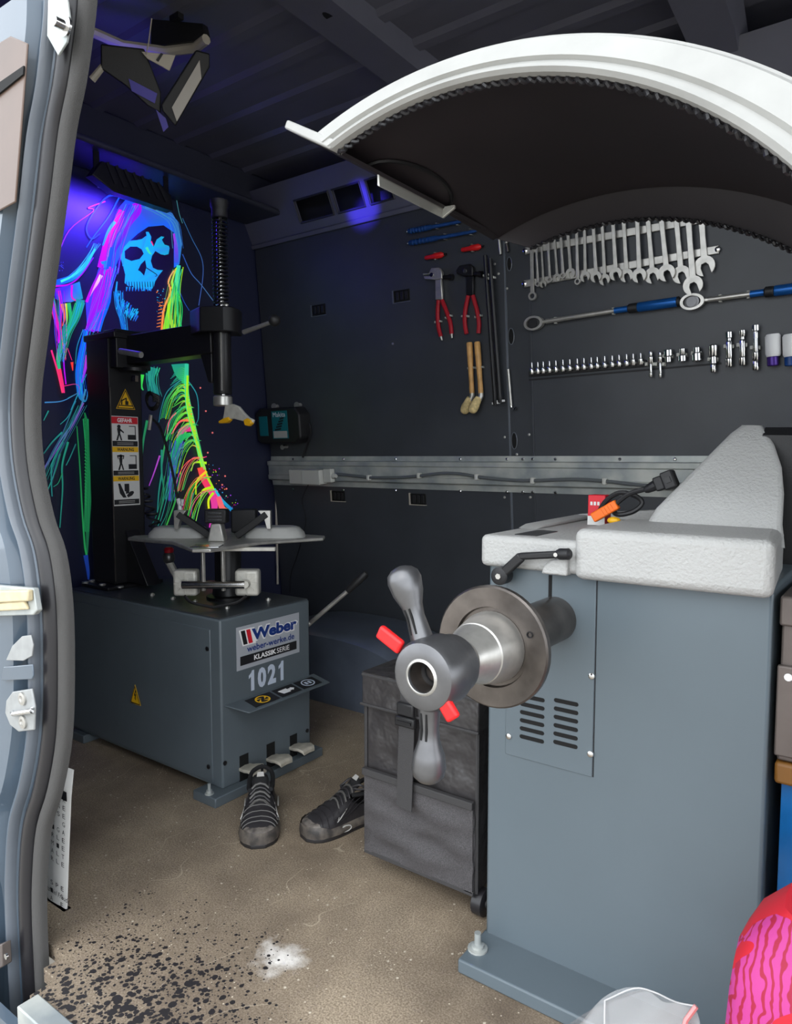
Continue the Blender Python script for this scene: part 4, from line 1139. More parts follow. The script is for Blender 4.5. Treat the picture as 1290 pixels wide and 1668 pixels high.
# ================================================================== wheel balancer
WX0, WX1, WY0, WY1 = -0.712, -0.185, 1.30, 1.80
wb = thing('wheel_balancer', ((WX0 + WX1) / 2, (WY0 + WY1) / 2, 0), 'blue grey wheel balancer with white top, steel shaft and raised wheel guard', 'wheel balancer')
bc = MB().mm(WX0, WX1, WY0, WY1, 0.0, .835).build('cabinet', 'balgrey', wb, bevel=.006)
MB().mm(WX0 - .005, WX1 - .001, WY0 - .108, WY0 + .02, 0, .030).build('base_flange', 'balgrey', wb, bevel=.004)
MB().lathe(px(778, 1546, 2, .03), ZU, [(0, .021), (.004, .021), (.005, .013), (.010, .013), (.012, .007), (.036, .007)], 14).build('anchor_bolt', 'zinc', wb)
def wf(x, y, off=0.0): return px(x, y, 1, WY0 - off)
# service panel with louvres
pt = [wf(827, 960), wf(970, 950), wf(967, 1266), wf(827, 1228)]
xa, xb = pt[0].x, (pt[1].x + pt[2].x) / 2
sp_ = MB().mm(xa, xb, WY0 - .003, WY0 + .002, (pt[2].z + pt[3].z) / 2, .832).build('service_panel', 'balgrey', wb, bevel=.0012)
MB().mm(xb + .0005, xb + .002, WY0 - .001, WY0 + .002, (pt[2].z + pt[3].z) / 2, .832).build('panel_seam', 'ink', bc, smooth=False)
for (x, y) in ((964, 1101), (962, 1228), (829, 1199)):
    MB().lathe(wf(x, y, .003), -YU, [(0, .007), (.003, .006), (.0045, .003)], 12).build('screw', 'chrome', sp_)
zref = [wf(848, 1132 + k * 13.2).z for k in range(6)]
for cx0, cx1 in ((848, 888), (903, 943)):
    a, b = wf(cx0, 1160).x, wf(cx1, 1160).x
    for k in range(6):
        z = zref[k] + (.0 if cx0 < 900 else .006)
        fr = (Vector(((a + b) / 2, WY0 - .003, z)), XU, ZU, -YU)
        hw = (b - a) / 2; r = .0042
        pl = [(hw - r + r * math.cos(t), r * math.sin(t)) for t in [-math.pi / 2 + q_ * math.pi / 6 for q_ in range(7)]] + [(-hw + r + r * math.cos(t), r * math.sin(t)) for t in [math.pi / 2 + q_ * math.pi / 6 for q_ in range(7)]]
        MB().prism(pl, fr, -.001, .0006).build('louvre_slot', 'dark', sp_, smooth=False)
# white top cover
cv_ = MB()
XYF = (Vector((0, 0, 0)), XU, YU, ZU)
cv_.prism([(WX0 - .010, WY0 - .022), (WX1 + .004, WY0 - .022), (-.205, 1.50), (-.245, WY1 + .01), (WX0 - .010, WY1 + .01)], XYF, .828, .893)
cover = cv_.build('top_cover', 'white', wb, bevel=.012, seg=3)
xb_ = wf(935, 900, .03).x
MB().prism([(xb_, WY0 - .036), (WX1 + .006, WY0 - .036), (-.198, 1.46), (-.206, WY0 + .25), (xb_, WY0 + .25)], XYF, .822, .918).build('front_block', 'white', cover, bevel=.016, seg=3)
MB().mm(WX0 + .05, WX0 + .10, WY0 + .01, WY0 + .12, .888, .8945).build('tray_recess', 'nut', cover, bevel=.003)
# raised back rim with weight trays
MB().slab([Vector((WX0 - .008, WY0 + .14, .893)), Vector((WX0 - .008, WY1 + .008, .893)), Vector((WX0 - .008, WY1 + .008, .902)), Vector((WX0 - .008, WY0 + .18, .900))], XU, .05).build('tray_rim', 'white', cover, bevel=.004)
MB().slab([Vector((WX0 + .0, WY1 - .03, .893)), Vector((-.44, WY1 - .03, .893)), Vector((-.44, WY1 - .03, .930)), Vector((WX0 + .0, WY1 - .03, .903))], YU, .035).build('tray_rim', 'white', cover, bevel=.004)
# hood
L = Vector((-.436, 1.50, .945)); R_ = Vector((-.200, 1.48, .925)); T1 = Vector((-.316, 1.64, 1.114)); T2 = Vector((-.262, 1.64, 1.112))
hood = MB()
rows = []
rows.append([Vector((-.470, 1.50, .885)), Vector((-.192, 1.462, .885)), Vector((-.24, 1.74, .885)), Vector((-.52, 1.78, .885))])
rows.append([L, R_, Vector((-.24, 1.74, .93)), Vector((-.47, 1.78, .945))])
def lp_(a, b, t): return a.lerp(b, t)
for t in (.25, .5, .75, .92):
    bul = .012 * math.sin(math.pi * t)
    rows.append([lp_(L, T1, t), lp_(R_, T2, t) + Vector((bul * 1.3, -.0, bul * 1.0)), lp_(Vector((-.24, 1.74, .93)), Vector((-.272, 1.70, 1.11)), t) + Vector((bul * .5, 0, bul)), lp_(Vector((-.47, 1.78, .945)), Vector((-.316, 1.72, 1.112)), t)])
rows.append([T1 + Vector((.008, .01, .004)), T2 + Vector((-.006, .01, .004)), Vector((-.276, 1.69, 1.115)), Vector((-.312, 1.71, 1.116))])
hood.grid(rows, close=True); hood.add(rows[-1], [(0, 1, 2, 3)]); hood.add(rows[0], [(0, 1, 2, 3)])
hood.build('display_hood', 'white', wb, bevel=.010, seg=3)
# dark housing behind the hood on the right
hb_ = MB(); rows = []
for (y, k_) in ((1.62, .97), (1.65, 1.0), (2.0, 1.0), (2.03, .97)):
    r = [Vector((-.262, y, .30))]
    for a in [q_ * math.pi / 2 / 12 for q_ in range(13)]:
        r.append(Vector((-.262 + .44 * k_ * math.sin(a) ** .8, y, .55 + .562 * k_ * math.cos(a) ** .45)))
    r += [Vector((.17, y, .30))]
    rows.append(r)
hb_.grid(rows, close=True); hb_.add(rows[0], [tuple(range(15))]); hb_.add(rows[-1], [tuple(range(15))])
hb_.mm(-.24, .10, 1.68, 1.98, 0, .31)
hb_.build('guard_housing', 'blackp', wb, ang=40)
# measuring arm in front
m0, m1, m2, m3 = (px(815, 938, 1, 1.262), px(850, 906, 1, 1.258), px(912, 903, 1, 1.255), px(931, 903, 1, 1.255))
ma = MB().bar(m0, m1, .020, .012, up=YU).bar(m1 - (m2 - m1).normalized() * .006, m2, .014, .012, up=YU).build('measuring_arm', 'blackp', wb, bevel=.004)
MB().lathe(m0 + YU * .02, -YU, [(0, .018), (.026, .018), (.028, .014)], 18).build('arm_pivot', 'blackp', ma)
MB().lathe(m0 - YU * .008, -YU, [(0, .006), (.003, .006)], 6).build('arm_screw', 'steel', ma)
MB().lathe(m2 - XU * .006, m3 - m2, [(0, .008), (.006, .011), (.024, .011), (.028, .007)], 12).build('arm_knob', 'blackp', ma)
MB().lathe(m2 - YU * .008 - XU * .004, -YU, [(0, .004), (.004, .004)], 10).build('arm_screw', 'chrome', ma)
# rounded rest under the arm
q0 = wf(882, 934, .03); q1 = wf(925, 938, .03); q2 = wf(905, 905, .03)
ww = q1.x - q0.x
MB().prism([(0, 0), (ww, 0), (ww, .034), (ww * .7, .034), (ww * .35, .028), (ww * .1, .014)], (Vector((q0.x, WY0 + .01, q0.z)), XU, ZU, -YU), 0, .045).build('arm_rest', 'white', wb, bevel=.004)
a, b = wf(897, 940, .003), wf(898, 985, .003)
MB().mm(a.x - .004, a.x + .003, WY0 - .004, WY0, b.z, a.z + .004).build('guide_slot', 'dark', wb, smooth=False)
# shaft assembly along y
SX, SZ = -.564, .735
S = lambda y: Vector((SX, y, SZ))
MB().lathe(S(WY0 - .0005), -YU, [(-.004, .050), (.0015, .050)], 32).build('shaft_opening', 'dark', wb)
shf = MB().lathe(S(1.32), -YU, [(0, .044), (.10, .044), (.135, .040), (.21, .040), (.26, .052), (.275, .052)], 32).build('shaft_sleeve', 'dsteel', wb, ang=50)
fl_ = MB().lathe(S(1.055), -YU, [(0, .060), (.002, .098), (.006, .103), (.016, .103), (.019, .100), (.019, .068), (.012, .066), (.012, .001)], 48).build('flange_plate', 'dsteel', wb)
MB().lathe(S(1.042) + Vector((.072, 0, .032)), -YU, [(0, .0055), (.009, .0055), (.009, .004), (.003, .003)], 12).build('flange_hole', 'black', fl_)
cone = MB().lathe(S(1.042), -YU, [(0, .060), (.010, .060), (.055, .050), (.057, .0475), (.059, .049), (.095, .036), (.10, .034)], 40).build('centring_cone', 'steel', wb)
MB().lathe(S(.95), -YU, [(0, .028), (.05, .028)], 28).build('threaded_shaft', 'dsteel', wb)
# quick nut
nutp = [(0, .030), (.002, .040), (.006, .046), (.030, .046), (.032, .044), (.036, .053), (.082, .053), (.090, .049), (.093, .042), (.093, .026), (.090, .024), (.070, .022), (.060, .017), (.045, .015), (.045, .001)]
nut = MB().lathe(S(.925), -YU, nutp, 40).build('quick_nut', 'nut', wb)
MB().lathe(S(.8325), -YU, [(0, .0275), (.002, .026), (.003, .0235), (.0015, .0225)], 32, cap=False).build('nut_ring', 'steel', nut)
MB().lathe(S(.925), -YU, [(.046, .001), (.046, .0155), (.060, .0178), (.070, .0212), (.088, .0228)], 32, cap=False).build('bore_shade_liner', 'dsteel', nut)  # added dark steel liner, deepens the shade inside the bore
MB().lathe(S(.878), -YU, [(0, .0145), (.012, .0145), (.016, .009), (.017, .001)], 20).build('shaft_end', 'dsteel', nut)
NY = .872
def handle(pa, pb):
    a, b = px(*pa, 1, NY), px(*pb, 1, NY)
    d = b - a; Ln = d.length
    o = MB().lathe(a, d, [(-.012, .020), (0, .0175), (Ln * .30, .0145), (Ln * .45, .0165), (Ln * .62, .0235), (Ln * .80, .0265), (Ln * .90, .024), (Ln * .965, .016), (Ln * .99, .008), (Ln, .002)], 20).build('nut_handle', 'nut', wb)
    dn = d.normalized(); sd_ = dn.cross(YU)
    for s in (-1, 1):
        MB().bar(a + dn * Ln * .08 - YU * .0148 + sd_ * (s * .0045), a + dn * Ln * .42 - YU * .0148 + sd_ * (s * .0045), .003, .003, up=YU).build('handle_groove', 'dark', o)
handle((687, 1040), (652, 922)); handle((700, 1148), (698, 1275))
for pa, pb in (((654, 1056), (618, 1027)), ((716, 1130), (740, 1172))):
    a, b = px(*pa, 1, NY - .03), px(*pb, 1, NY - .03)
    part_label(MB().bar(a, b, .022, .012, up=YU).build('release_lever', 'red', wb, bevel=.004), 'red release lever')
# wheel guard, swung up
GY0, GY1 = .90, 1.46
NO, NI = (-.584, .885, .730), (-.588, .960, .613)      # near outer and near inner arcs (x, z, r)
FO, FI = (-.545, .888, .702), (-.544, .934, .593)      # far shell and far rim arcs
def ga(c, x, y, Y):
    p = px(x, y, 1, Y); return math.atan2(p.z - c[1], p.x - c[0])
def gp(c, a, y, dr=0.0): return Vector((c[0] + (c[2] + dr) * math.cos(a), y, c[1] + (c[2] + dr) * math.sin(a)))
AE = math.radians(4)
NA = 64
def arc(c, a0, y, dr=0.0, n=NA): return [gp(c, a0 + (AE - a0) * k / n, y, dr) for k in range(n + 1)]
a_no, a_ni = ga(NO, 512, 218, GY0), ga(NI, 545, 247, GY0)
a_fo, a_fi = ga(FO, 800, 378, GY1), ga(FI, 864, 402, GY1)
def loft(strips, name, mt, ang=40, close=True):
    rows = [list(r) for r in zip(*strips)]
    mb = MB().grid(rows, close=close)
    mb.add(rows[0], [tuple(range(len(strips)))]); mb.add(rows[-1], [tuple(range(len(strips)))])
    return mb.build(name, mt, wb, ang=ang)
def mixarc(a_, b_, t): return [p.lerp(q_, t) for p, q_ in zip(a_, b_)]
no, ni, fo, fi = arc(NO, a_no, GY0), arc(NI, a_ni, GY0), arc(FO, a_fo, GY1), arc(FI, a_fi, GY1)
gs = loft([arc(NO, a_no, GY0 + .004, .002), arc(FO, a_fo, GY1, .002), arc(FO, a_fo, GY1, -.004), arc(NO, a_no, GY0 + .004, -.004)], 'guard_shell', 'guardw')
part_label(loft([arc(NO, a_no, GY0 + .014, -.0045), arc(FO, a_fo, GY1 - .004, -.0045), arc(FO, a_fo, GY1 - .004, -.008), arc(NO, a_no, GY0 + .014, -.008)], 'guard_lining', 'guardb'), 'black inner lining of guard')
def band(t, dy): return [p + Vector((0, dy, 0)) for p in mixarc(no, ni, t)]
loft([band(-.01, .03), band(0, .006), band(.10, -.006), band(.62, -.012), band(.70, -.006), band(.90, -.012), band(1.0, -.006), band(1.02, .006), band(.8, .012), band(.12, .012), band(.06, .03)], 'guard_front_rim', 'guardw', ang=28)
def trim(c, a0, y, name):
    pts = []
    n = NA * 6
    for k in range(n):
        a = a0 + (AE - a0) * k / (n - 1)
        pts.append(gp(c, a, y + .003 * math.cos(k * 1.3), -.004 + .0022 * math.sin(k * 1.3)))
    return MB().tube(pts, .0032, 6).build(name, 'rubber', wb)
trim(NI, a_ni, GY0 + .008, 'guard_edge_trim')
loft([fo, [p.lerp(q_, .5) + Vector((0, .004, 0)) for p, q_ in zip(fo, fi)], fi, [p + Vector((0, .008, 0)) for p in fi], [p + Vector((0, .010, 0)) for p in fo]], 'guard_back_rim', 'guardb')
trim(FI, a_fi, GY1 - .004, 'guard_edge_trim')
# lip along the lower edge, with the pale end facing the door
e_in = px(545, 247, 1, GY0); e_out = px(469, 212, 1, GY0); e_mid = px(512, 218, 1, GY0)
ld = (e_out - e_in); ld.y = 0
up_ = Vector((ld.z, 0, -ld.x)).normalized(); up_ = up_ if up_.z > 0 else -up_
P0 = Vector((e_in.x, GY0 - .010, e_in.z)); P1 = P0 + ld
MB().slab([P0 + ld * .02, P1, P1 + up_ * .014, P0 + ld * .02 + up_ * .016], YU, .035).build('guard_lip_end', 'guardw', wb, bevel=.003)
f_in = px(800, 381, 1, GY1)
MB().slab([P0 + YU * .03 + ld * .02, P1 + YU * .03, P1 + YU * .03 + up_ * .006, P0 + YU * .03 + ld * .02 + up_ * .006], YU, GY1 - GY0 - .02).build('guard_lip', 'guardb', wb)
# grip cut into the lower edge
g0 = Vector((P0.x, 0, P0.z)) + ld * .04 - up_ * .003
def gy(x): # y where the lip line shows at pixel x
    lo, hi = .9, 1.6
    for _ in range(40):
        mid = (lo + hi) / 2
        v = Vector((g0.x, mid, g0.z)) - CAM
        if CX + F * v.dot(Rv) / v.dot(Wv) < x: lo = mid
        else: hi = mid
    return lo
ya, yb = gy(618), gy(722)
gr = MB().slab([Vector((g0.x, ya, g0.z - .016)), Vector((g0.x, yb, g0.z - .016)), Vector((g0.x, yb, g0.z + .006)), Vector((g0.x, ya, g0.z + .006))], ld, .006).slab([Vector((g0.x, yb - .004, g0.z - .016)), Vector((g0.x + .028, yb - .004, g0.z - .002)), Vector((g0.x + .028, yb - .004, g0.z + .004)), Vector((g0.x, yb - .004, g0.z + .006))], YU, .006).build('guard_grip', 'acrylic', wb, bevel=.001)
el = []
for k in range(17):
    a = math.pi * k / 16
    yq = (ya + yb) / 2 + .01 + (yb - ya) * .58 * math.cos(a)
    t = (yq - GY0) / (GY1 - GY0)
    c = tuple(p + (q_ - p) * t for p, q_ in zip(NO, FO))
    el.append(gp(c, a_no + (a_fo - a_no) * t - .085 * math.sin(a) - .004, yq, -.010))
MB().tube(el, .004, 6).build('grip_rim', 'blackp', gr)
# support arm of the guard
MB().tube([gp(FO, AE + .05, 1.40, .02), gp(FO, AE + .05, 1.6, .03), Vector((.12, 1.80, .93)), Vector((-.07, 1.85, .90))], .022, 12).build('guard_arm', 'black', wb)

# ------------------------------------------------------------------ things on the balancer
def onp(x, y, Y): return px(x, y, 1, Y)
ZC = .894
a, b = onp(957, 850, 1.60), onp(986, 807, 1.60)
rb = MB().mm(a.x, b.x, 1.60, 1.64, ZC, b.z).build('cardboard_box', 'redbox', None, bevel=.0015)
tag(rb, 'small red and white cardboard box standing upright on balancer tray', 'box')
decal(rect(0, (b.x - a.x), 0, (b.z - ZC) * .30), (Vector((a.x, 1.60, ZC)), XU, ZU, -YU), 'paper', rb, 'white_band', .0003, .0006)
decal(rect((b.x - a.x) * .55, (b.x - a.x) * .9, (b.z - ZC) * .36, (b.z - ZC) * .52), (Vector((a.x, 1.60, ZC)), XU, ZU, -YU), 'paper', rb, 'print_mark', .0003, .0006)
for k in range(3):
    decal(rect((b.x - a.x) * (.15 + .2 * k), (b.x - a.x) * (.28 + .2 * k), (b.z - ZC) * .66, (b.z - ZC) * .78), (Vector((a.x, 1.60, ZC)), XU, ZU, -YU), 'paper', rb, 'print_mark', .0003, .0006)
o0, o1 = onp(966, 846, 1.55), onp(1006, 821, 1.55)
sc_ = thing('scraper', (o0.x, 1.55, ZC), 'orange plastic scraper leaning on the red box on the balancer', 'scraper')
ob = MB().bar(o0 + ZU * .003, o1, .022, .016, up=YU).build('handle', 'orange', sc_, bevel=.003)
for k in range(4):
    c = o0.lerp(o1, .45 + .12 * k) - YU * .0085
    d = (o1 - o0).normalized(); s = d.cross(YU)
    MB().bar(c - s * .009, c + s * .009, .002, .002, up=YU).build('grip_ridge', 'orange', ob)
y0 = onp(1000, 843, 1.52)
tag(MB().ball((y0.x, 1.52, ZC + .008 + .012), .010, sc=(1.5, .9, .8)).build('trinket', 'yellow'), 'small yellow object lying beside the orange scraper', 'trinket')
cb = thing('diagnostic_cable', (-.46, 1.6, ZC), 'black coiled cable with square plug resting on balancer hood', 'cable')
cpts = bez([onp(972, 842, 1.58), onp(985, 818, 1.58), onp(1008, 803, 1.58), onp(1035, 808, 1.58), onp(1046, 820, 1.58), onp(1030, 834, 1.57), onp(1005, 838, 1.56), onp(1000, 826, 1.55), onp(1022, 806, 1.55), onp(1046, 798, 1.55), onp(1056, 796, 1.55)], 50)
MB().tube(cpts, .0055, 8).build('cord', 'blackp', cb)
d0, d1, d2 = onp(1050, 799, 1.55), onp(1068, 790, 1.55), onp(1100, 778, 1.55)
MB().lathe(d0, d1 - d0, [(0, .006), (.006, .009), ((d1 - d0).length, .012)], 10).build('strain_relief', 'blackp', cb)
pg = MB().bar(d1, d1.lerp(d2, .45), .03, .026, up=YU).bar(d1.lerp(d2, .42), d2, .038, .03, up=YU).build('plug', 'blackp', cb, bevel=.003)
MB().bar(d2 - (d2 - d1).normalized() * .006, d2 + (d2 - d1).normalized() * .001, .030, .022, up=YU).build('plug_face', 'dark', pg)
MB().bar(d1.lerp(d2, .6) - YU * .0155, d1.lerp(d2, .85) - YU * .0155, .012, .003, up=YU).build('plug_latch', 'black', pg)

# ------------------------------------------------------------------ rolling bag
BGX0, BGX1, BGY0, BGY1, BGZ0, BGZ1 = -1.092, -.772, 1.368, 1.70, .060, .519
bag = thing('rolling_bag', ((BGX0 + BGX1) / 2, (BGY0 + BGY1) / 2, 0), 'black fabric trolley bag with buckle strap and mesh pocket beside the balancer', 'bag')
def clothbox(x0, x1, y0, y1, z0, z1, amp, seed, nx=14, nz=18):
    random.seed(seed)
    ph = [random.uniform(0, 6.28) for _ in range(6)]
    mb = MB(); rows = []
    for k in range(nz + 1):
        t = k / nz; z = z0 + (z1 - z0) * t
        ring = []
        n = nx
        def off(u): return amp * (math.sin(u * 7 + t * 9 + ph[0]) * .5 + math.sin(u * 13 - t * 15 + ph[1]) * .3 + math.sin(t * 23 + u * 3 + ph[2]) * .3) * math.sin(math.pi * t) ** .4
        for i in range(n): u = i / n; ring.append(Vector((x0 + (x1 - x0) * u, y0 - off(u) * math.sin(math.pi * u) ** .5, z)))
        for i in range(n): u = i / n; ring.append(Vector((x1 + .3 * off(u + 2) * math.sin(math.pi * u) ** .5, y0 + (y1 - y0) * u, z)))
        for i in range(n): u = i / n; ring.append(Vector((x1 - (x1 - x0) * u, y1, z)))
        for i in range(n): u = i / n; ring.append(Vector((x0 - .3 * off(u + 4) * math.sin(math.pi * u) ** .5, y1 - (y1 - y0) * u, z)))
        rows.append(ring)
    mb.grid(rows, close=True)
    mb.add(rows[0], [tuple(range(len(rows[0])))]); mb.add(rows[-1], [tuple(range(len(rows[0])))])
    return mb
bd = clothbox(BGX0, BGX1, BGY0, BGY1, BGZ0, BGZ1 - .02, .010, 5).build('body', 'fabric', bag, ang=60)
# flap over the top
zf = px(620, 1150, 1, BGY0).z
clothbox(BGX0 - .006, BGX1 + .006, BGY0 - .012, BGY1 + .004, zf, BGZ1, .004, 6, nz=6).build('flap', 'fabric', bag, bevel=.004, ang=50)
MB().tube([Vector((BGX0 - .008, BGY0 - .014, zf)), Vector((BGX1 + .008, BGY0 - .014, zf))], .0035, 6).build('flap_piping', 'web', bag)
MB().tube([Vector((BGX0 - .004, BGY0 - .012, BGZ1 - .006)), Vector((BGX1 + .004, BGY0 - .012, BGZ1 - .006))], .004, 6).build('flap_piping', 'web', bag)
# piping down the corners
for x in (BGX0, BGX1):
    MB().tube([Vector((x, BGY0 - .003, BGZ0)), Vector((x, BGY0 - .003, zf))], .0045, 6).build('corner_piping', 'web', bag)
# mesh pocket
zp = px(650, 1268, 1, BGY0).z
pk = clothbox(BGX0 + .004, BGX1 - .004, BGY0 - .016, BGY0 - .002, BGZ0 + .004, zp, .012, 9).build('mesh_pocket', 'mesh', bag, ang=60)
MB().mm(BGX0 + .002, BGX1 - .002, BGY0 - .024, BGY0 - .010, zp - .008, zp + .010).build('pocket_binding', 'web', pk, bevel=.002)
MB().mm(BGX0 + .002, BGX1 - .002, BGY0 - .016, BGY0 - .000, BGZ0 - .004, BGZ0 + .008).build('pocket_binding', 'web', pk, bevel=.002)
# strap and buckle
xs_ = px(672, 1250, 1, BGY0).x
stz0, stz1 = px(672, 1308, 1, BGY0).z, px(672, 1140, 1, BGY0).z
MB().slab([Vector((xs_ - .022, BGY0 - .020, stz1)), Vector((xs_ + .022, BGY0 - .020, stz1)), Vector((xs_ + .024, BGY0 - .036, stz0)), Vector((xs_ - .020, BGY0 - .036, stz0 + .004))], -YU, .003).build('strap', 'web', bag)
zb = px(672, 1170, 1, BGY0).z
bk = MB().mm(xs_ - .028, xs_ + .028, BGY0 - .036, BGY0 - .022, zb - .012, zb + .012).mm(xs_ - .024, xs_ + .024, BGY0 - .034, BGY0 - .022, zb + .014, zb + .045).build('buckle', 'blackp', bag, bevel=.004)
MB().mm(xs_ - .020, xs_ + .020, BGY0 - .039, BGY0 - .034, zb - .003, zb + .003).build('buckle_bar', 'black', bk)
MB().slab([Vector((xs_ - .022, BGY0 - .016, zf - .0)), Vector((xs_ + .022, BGY0 - .016, zf)), Vector((xs_ + .022, BGY0 - .018, BGZ1 - .02)), Vector((xs_ - .022, BGY0 - .018, BGZ1 - .02))], -YU, .003).build('strap', 'web', bag)
for (x, y) in ((BGX1 + .002, BGY0 + .018), (BGX1 - .012, BGY1 - .04), (BGX0 + .04, BGY1 - .04)):
    whl = MB().lathe(Vector((x - .016, y, .032)), XU, [(0, .025), (.004, .031), (.028, .031), (.032, .025)], 24).build('wheel', 'rubber', bag)
    MB().lathe(Vector((x + .016, y, .032)), XU, [(0, .014), (.003, .013)], 16).build('wheel_hub', 'blackp', whl)
MB().mm(BGX0 + .02, BGX0 + .05, BGY0 + .06, BGY0 + .09, 0, .062).build('foot', 'blackp', bag, bevel=.003)

# ------------------------------------------------------------------ shoes
def shoe(loc, ang, label, front):
    """toe along +x local"""
    root = thing('sneaker', (loc[0], loc[1], 0), label, 'shoe', 'pair of worn black sneakers')
    root.rotation_euler.z = ang
    root.scale = (.90, 1.08, 1.04)
    RT = Matrix.Rotation(ang, 4, 'Z')
    def bld(mb, name, mt, parent, **k):
        o = mb.build(name, mt, None, **k)
        c = WL[o.name].copy()
        o.parent = parent
        o.matrix_parent_inverse = Matrix.Identity(4)
        if parent is not root: o.location = c - WLs[parent.name]
        WLs[o.name] = c
        return o
    WLs = {}
    # outline half-width and heights by station (x from heel 0 to toe .30)
    ST = [(-.004, .012, .050, 0.062), (.006, .030, .090, .0), (.03, .037, .098, -.06), (.06, .038, .092, -.06), (.095, .037, .088, -.055), (.125, .038, .094, -.02), (.145, .040, .092, .0), (.175, .044, .080, 0), (.205, .047, .066, 0), (.235, .047, .056, 0), (.262, .043, .050, 0), (.282, .033, .044, 0), (.295, .014, .034, 0)]
    rows = []
    NP = 22
    for (x, hw_, h, dip) in ST:
        r = []
        for k in range(NP + 1):
            a = math.pi * k / NP
            ex = .62
            y = hw_ * math.copysign(abs(math.cos(a)) ** ex, math.cos(a))
            if x < .14: y *= 1 - .22 * math.sin(a) ** 2
            z = .022 + (h - .022) * math.sin(a) ** (.75)
            if dip < 0 and abs(a - math.pi / 2) < .95:
                q_ = abs(a - math.pi / 2) / .95
                z += dip * (1 - q_ ** 3)
                y = hw_ * .80 * (1 if y > 0 else -1) * min(1, q_ * 1.25 + .0)
            r.append(Vector((x, y, z)))
        rows.append(r)
    mb = MB().grid(rows); mb.add(rows[0], [tuple(range(NP + 1))]); mb.add(rows[-1], [tuple(range(NP + 1))])
    up = bld(mb, 'upper', 'shoe', root, ang=80, sub=1)
    # sole
    def outline(g, n=36):
        o = []
        for (x, hw_, h, d) in ST: o.append((x, hw_ + g))
        L_ = [(x + (-.004 if i == 0 else .004 if i == len(o) - 1 else 0), y) for i, (x, y) in enumerate(o)]
        return L_ + [(x, -y) for x, y in reversed(L_)]
    of = (Vector((0, 0, 0)), XU, YU, ZU)
    so_ = bld(MB().prism(outline(.003), of, 0.0, .012), 'outsole', 'solebk', root, bevel=.003)
    rows = []
    for z, g in ((.011, .004), (.018, .006), (.026, .004), (.032, .0)):
        rows.append([Vector((x, y, z + (.010 if x > .25 else .004 if x < .08 else 0) * (z - .011) / .021)) for x, y in outline(g)])
    mid = bld(MB().grid(rows, close=True), 'midsole', 'midsole', root, ang=60)
    # air windows
    for s in (-1, 1):
        for (x0, x1) in ((.02, .075), (.16, .20)):
            mb = MB()
            hwm = .046 if x0 > .1 else .043
            mb.tube([Vector((x0 + (x1 - x0) * (.5 + .5 * math.cos(a)), s * (hwm + .002), .020 + .008 * math.sin(a))) for a in [k * math.pi / 6 for k in range(13)]], .002, 5)
            bld(mb, 'air_window', 'silver', mid)
    # toe cap
    rows = []
    for (x, hw_, h) in ((.262, .0445, .047), (.280, .037, .043), (.293, .024, .036), (.2985, .010, .030)):
        rows.append([Vector((x, hw_ * math.copysign(abs(math.cos(a)) ** .62, math.cos(a)), .02 + (h - .018) * math.sin(a) ** .75)) for a in [k * math.pi / 14 for k in range(15)]])
    bld(MB().grid(rows), 'toe_cap', 'toe', root, ang=80)
    # side ribs and trim lines
    def surf(x, a, lift=.0015):
        for i in range(len(ST) - 1):
            if ST[i][0] <= x <= ST[i + 1][0]:
                t = (x - ST[i][0]) / (ST[i + 1][0] - ST[i][0])
                hw_ = ST[i][1] + (ST[i + 1][1] - ST[i][1]) * t; h = ST[i][2] + (ST[i + 1][2] - ST[i][2]) * t
                break
        y = (hw_ + lift) * math.copysign(abs(math.cos(a)) ** .62, math.cos(a))
        if x < .14: y *= 1 - .22 * math.sin(a) ** 2
        return Vector((x, y, .022 + (h + lift - .022) * math.sin(a) ** .75))
    for x in (.190, .210, .230, .248):
        bld(MB().tube([surf(x + .010 * abs(math.cos(a)), a) for a in [.35 + k * .24 for k in range(11)]], .0016 if front else .0012, 5), 'rib', 'shoegrey' if front else 'shoe', up)
    for s in (0, 1):
        for k in range(3):
            a0 = .35 + .16 * k
            f = (lambda a: a) if s == 0 else (lambda a: math.pi - a)
            bld(MB().tube([surf(.085 + .014 * k, f(a0 + .45)), surf(.12 + .01 * k, f(a0 + .2)), surf(.17, f(a0)), surf(.22, f(a0 - .08))], .0015, 5), 'side_line', 'shoe', up)
    # tick mark on the flank
    for f in ((lambda a: a), (lambda a: math.pi - a)):
        bld(MB().tube([surf(.200, f(.62), .002), surf(.208, f(.42), .002), surf(.196, f(.50), .002), surf(.168, f(.72), .002)], [.0008, .0028, .0018, .0005], 5), 'tick_mark', 'silver', up)
    # tongue and laces
    rows = []
    for (x, z, hw_) in ((.185, .078, .014), (.160, .092, .018), (.135, .103, .021), (.112, .118, .022), (.100, .126, .018)):
        rows.append([Vector((x, y * hw_, z - .006 * y * y)) for y in (-1, -.5, 0, .5, 1)])
    tg = bld(MB().grid(rows), 'tongue', 'shoedk', root, ang=80)
    tg.modifiers.new('solid', 'SOLIDIFY').thickness = .006
    bld(MB().slab([Vector((.112, -.010, .1205)), Vector((.112, .010, .1205)), Vector((.100, .008, .129)), Vector((.100, -.008, .129))], Vector((.6, 0, .8)), .002), 'tongue_badge', 'silver', tg)
    for k in range(5):
        x = .132 + k * .013; z = .104 - k * .0062
        bld(MB().tube([Vector((x + .004, -.026, z - .012)), Vector((x, -.012, z + .002)), Vector((x - .001, 0, z + .005)), Vector((x, .012, z + .002)), Vector((x + .004, .026, z - .012))], .0034, 6), 'lace', 'shoe' if k % 2 else 'shoegrey', root)
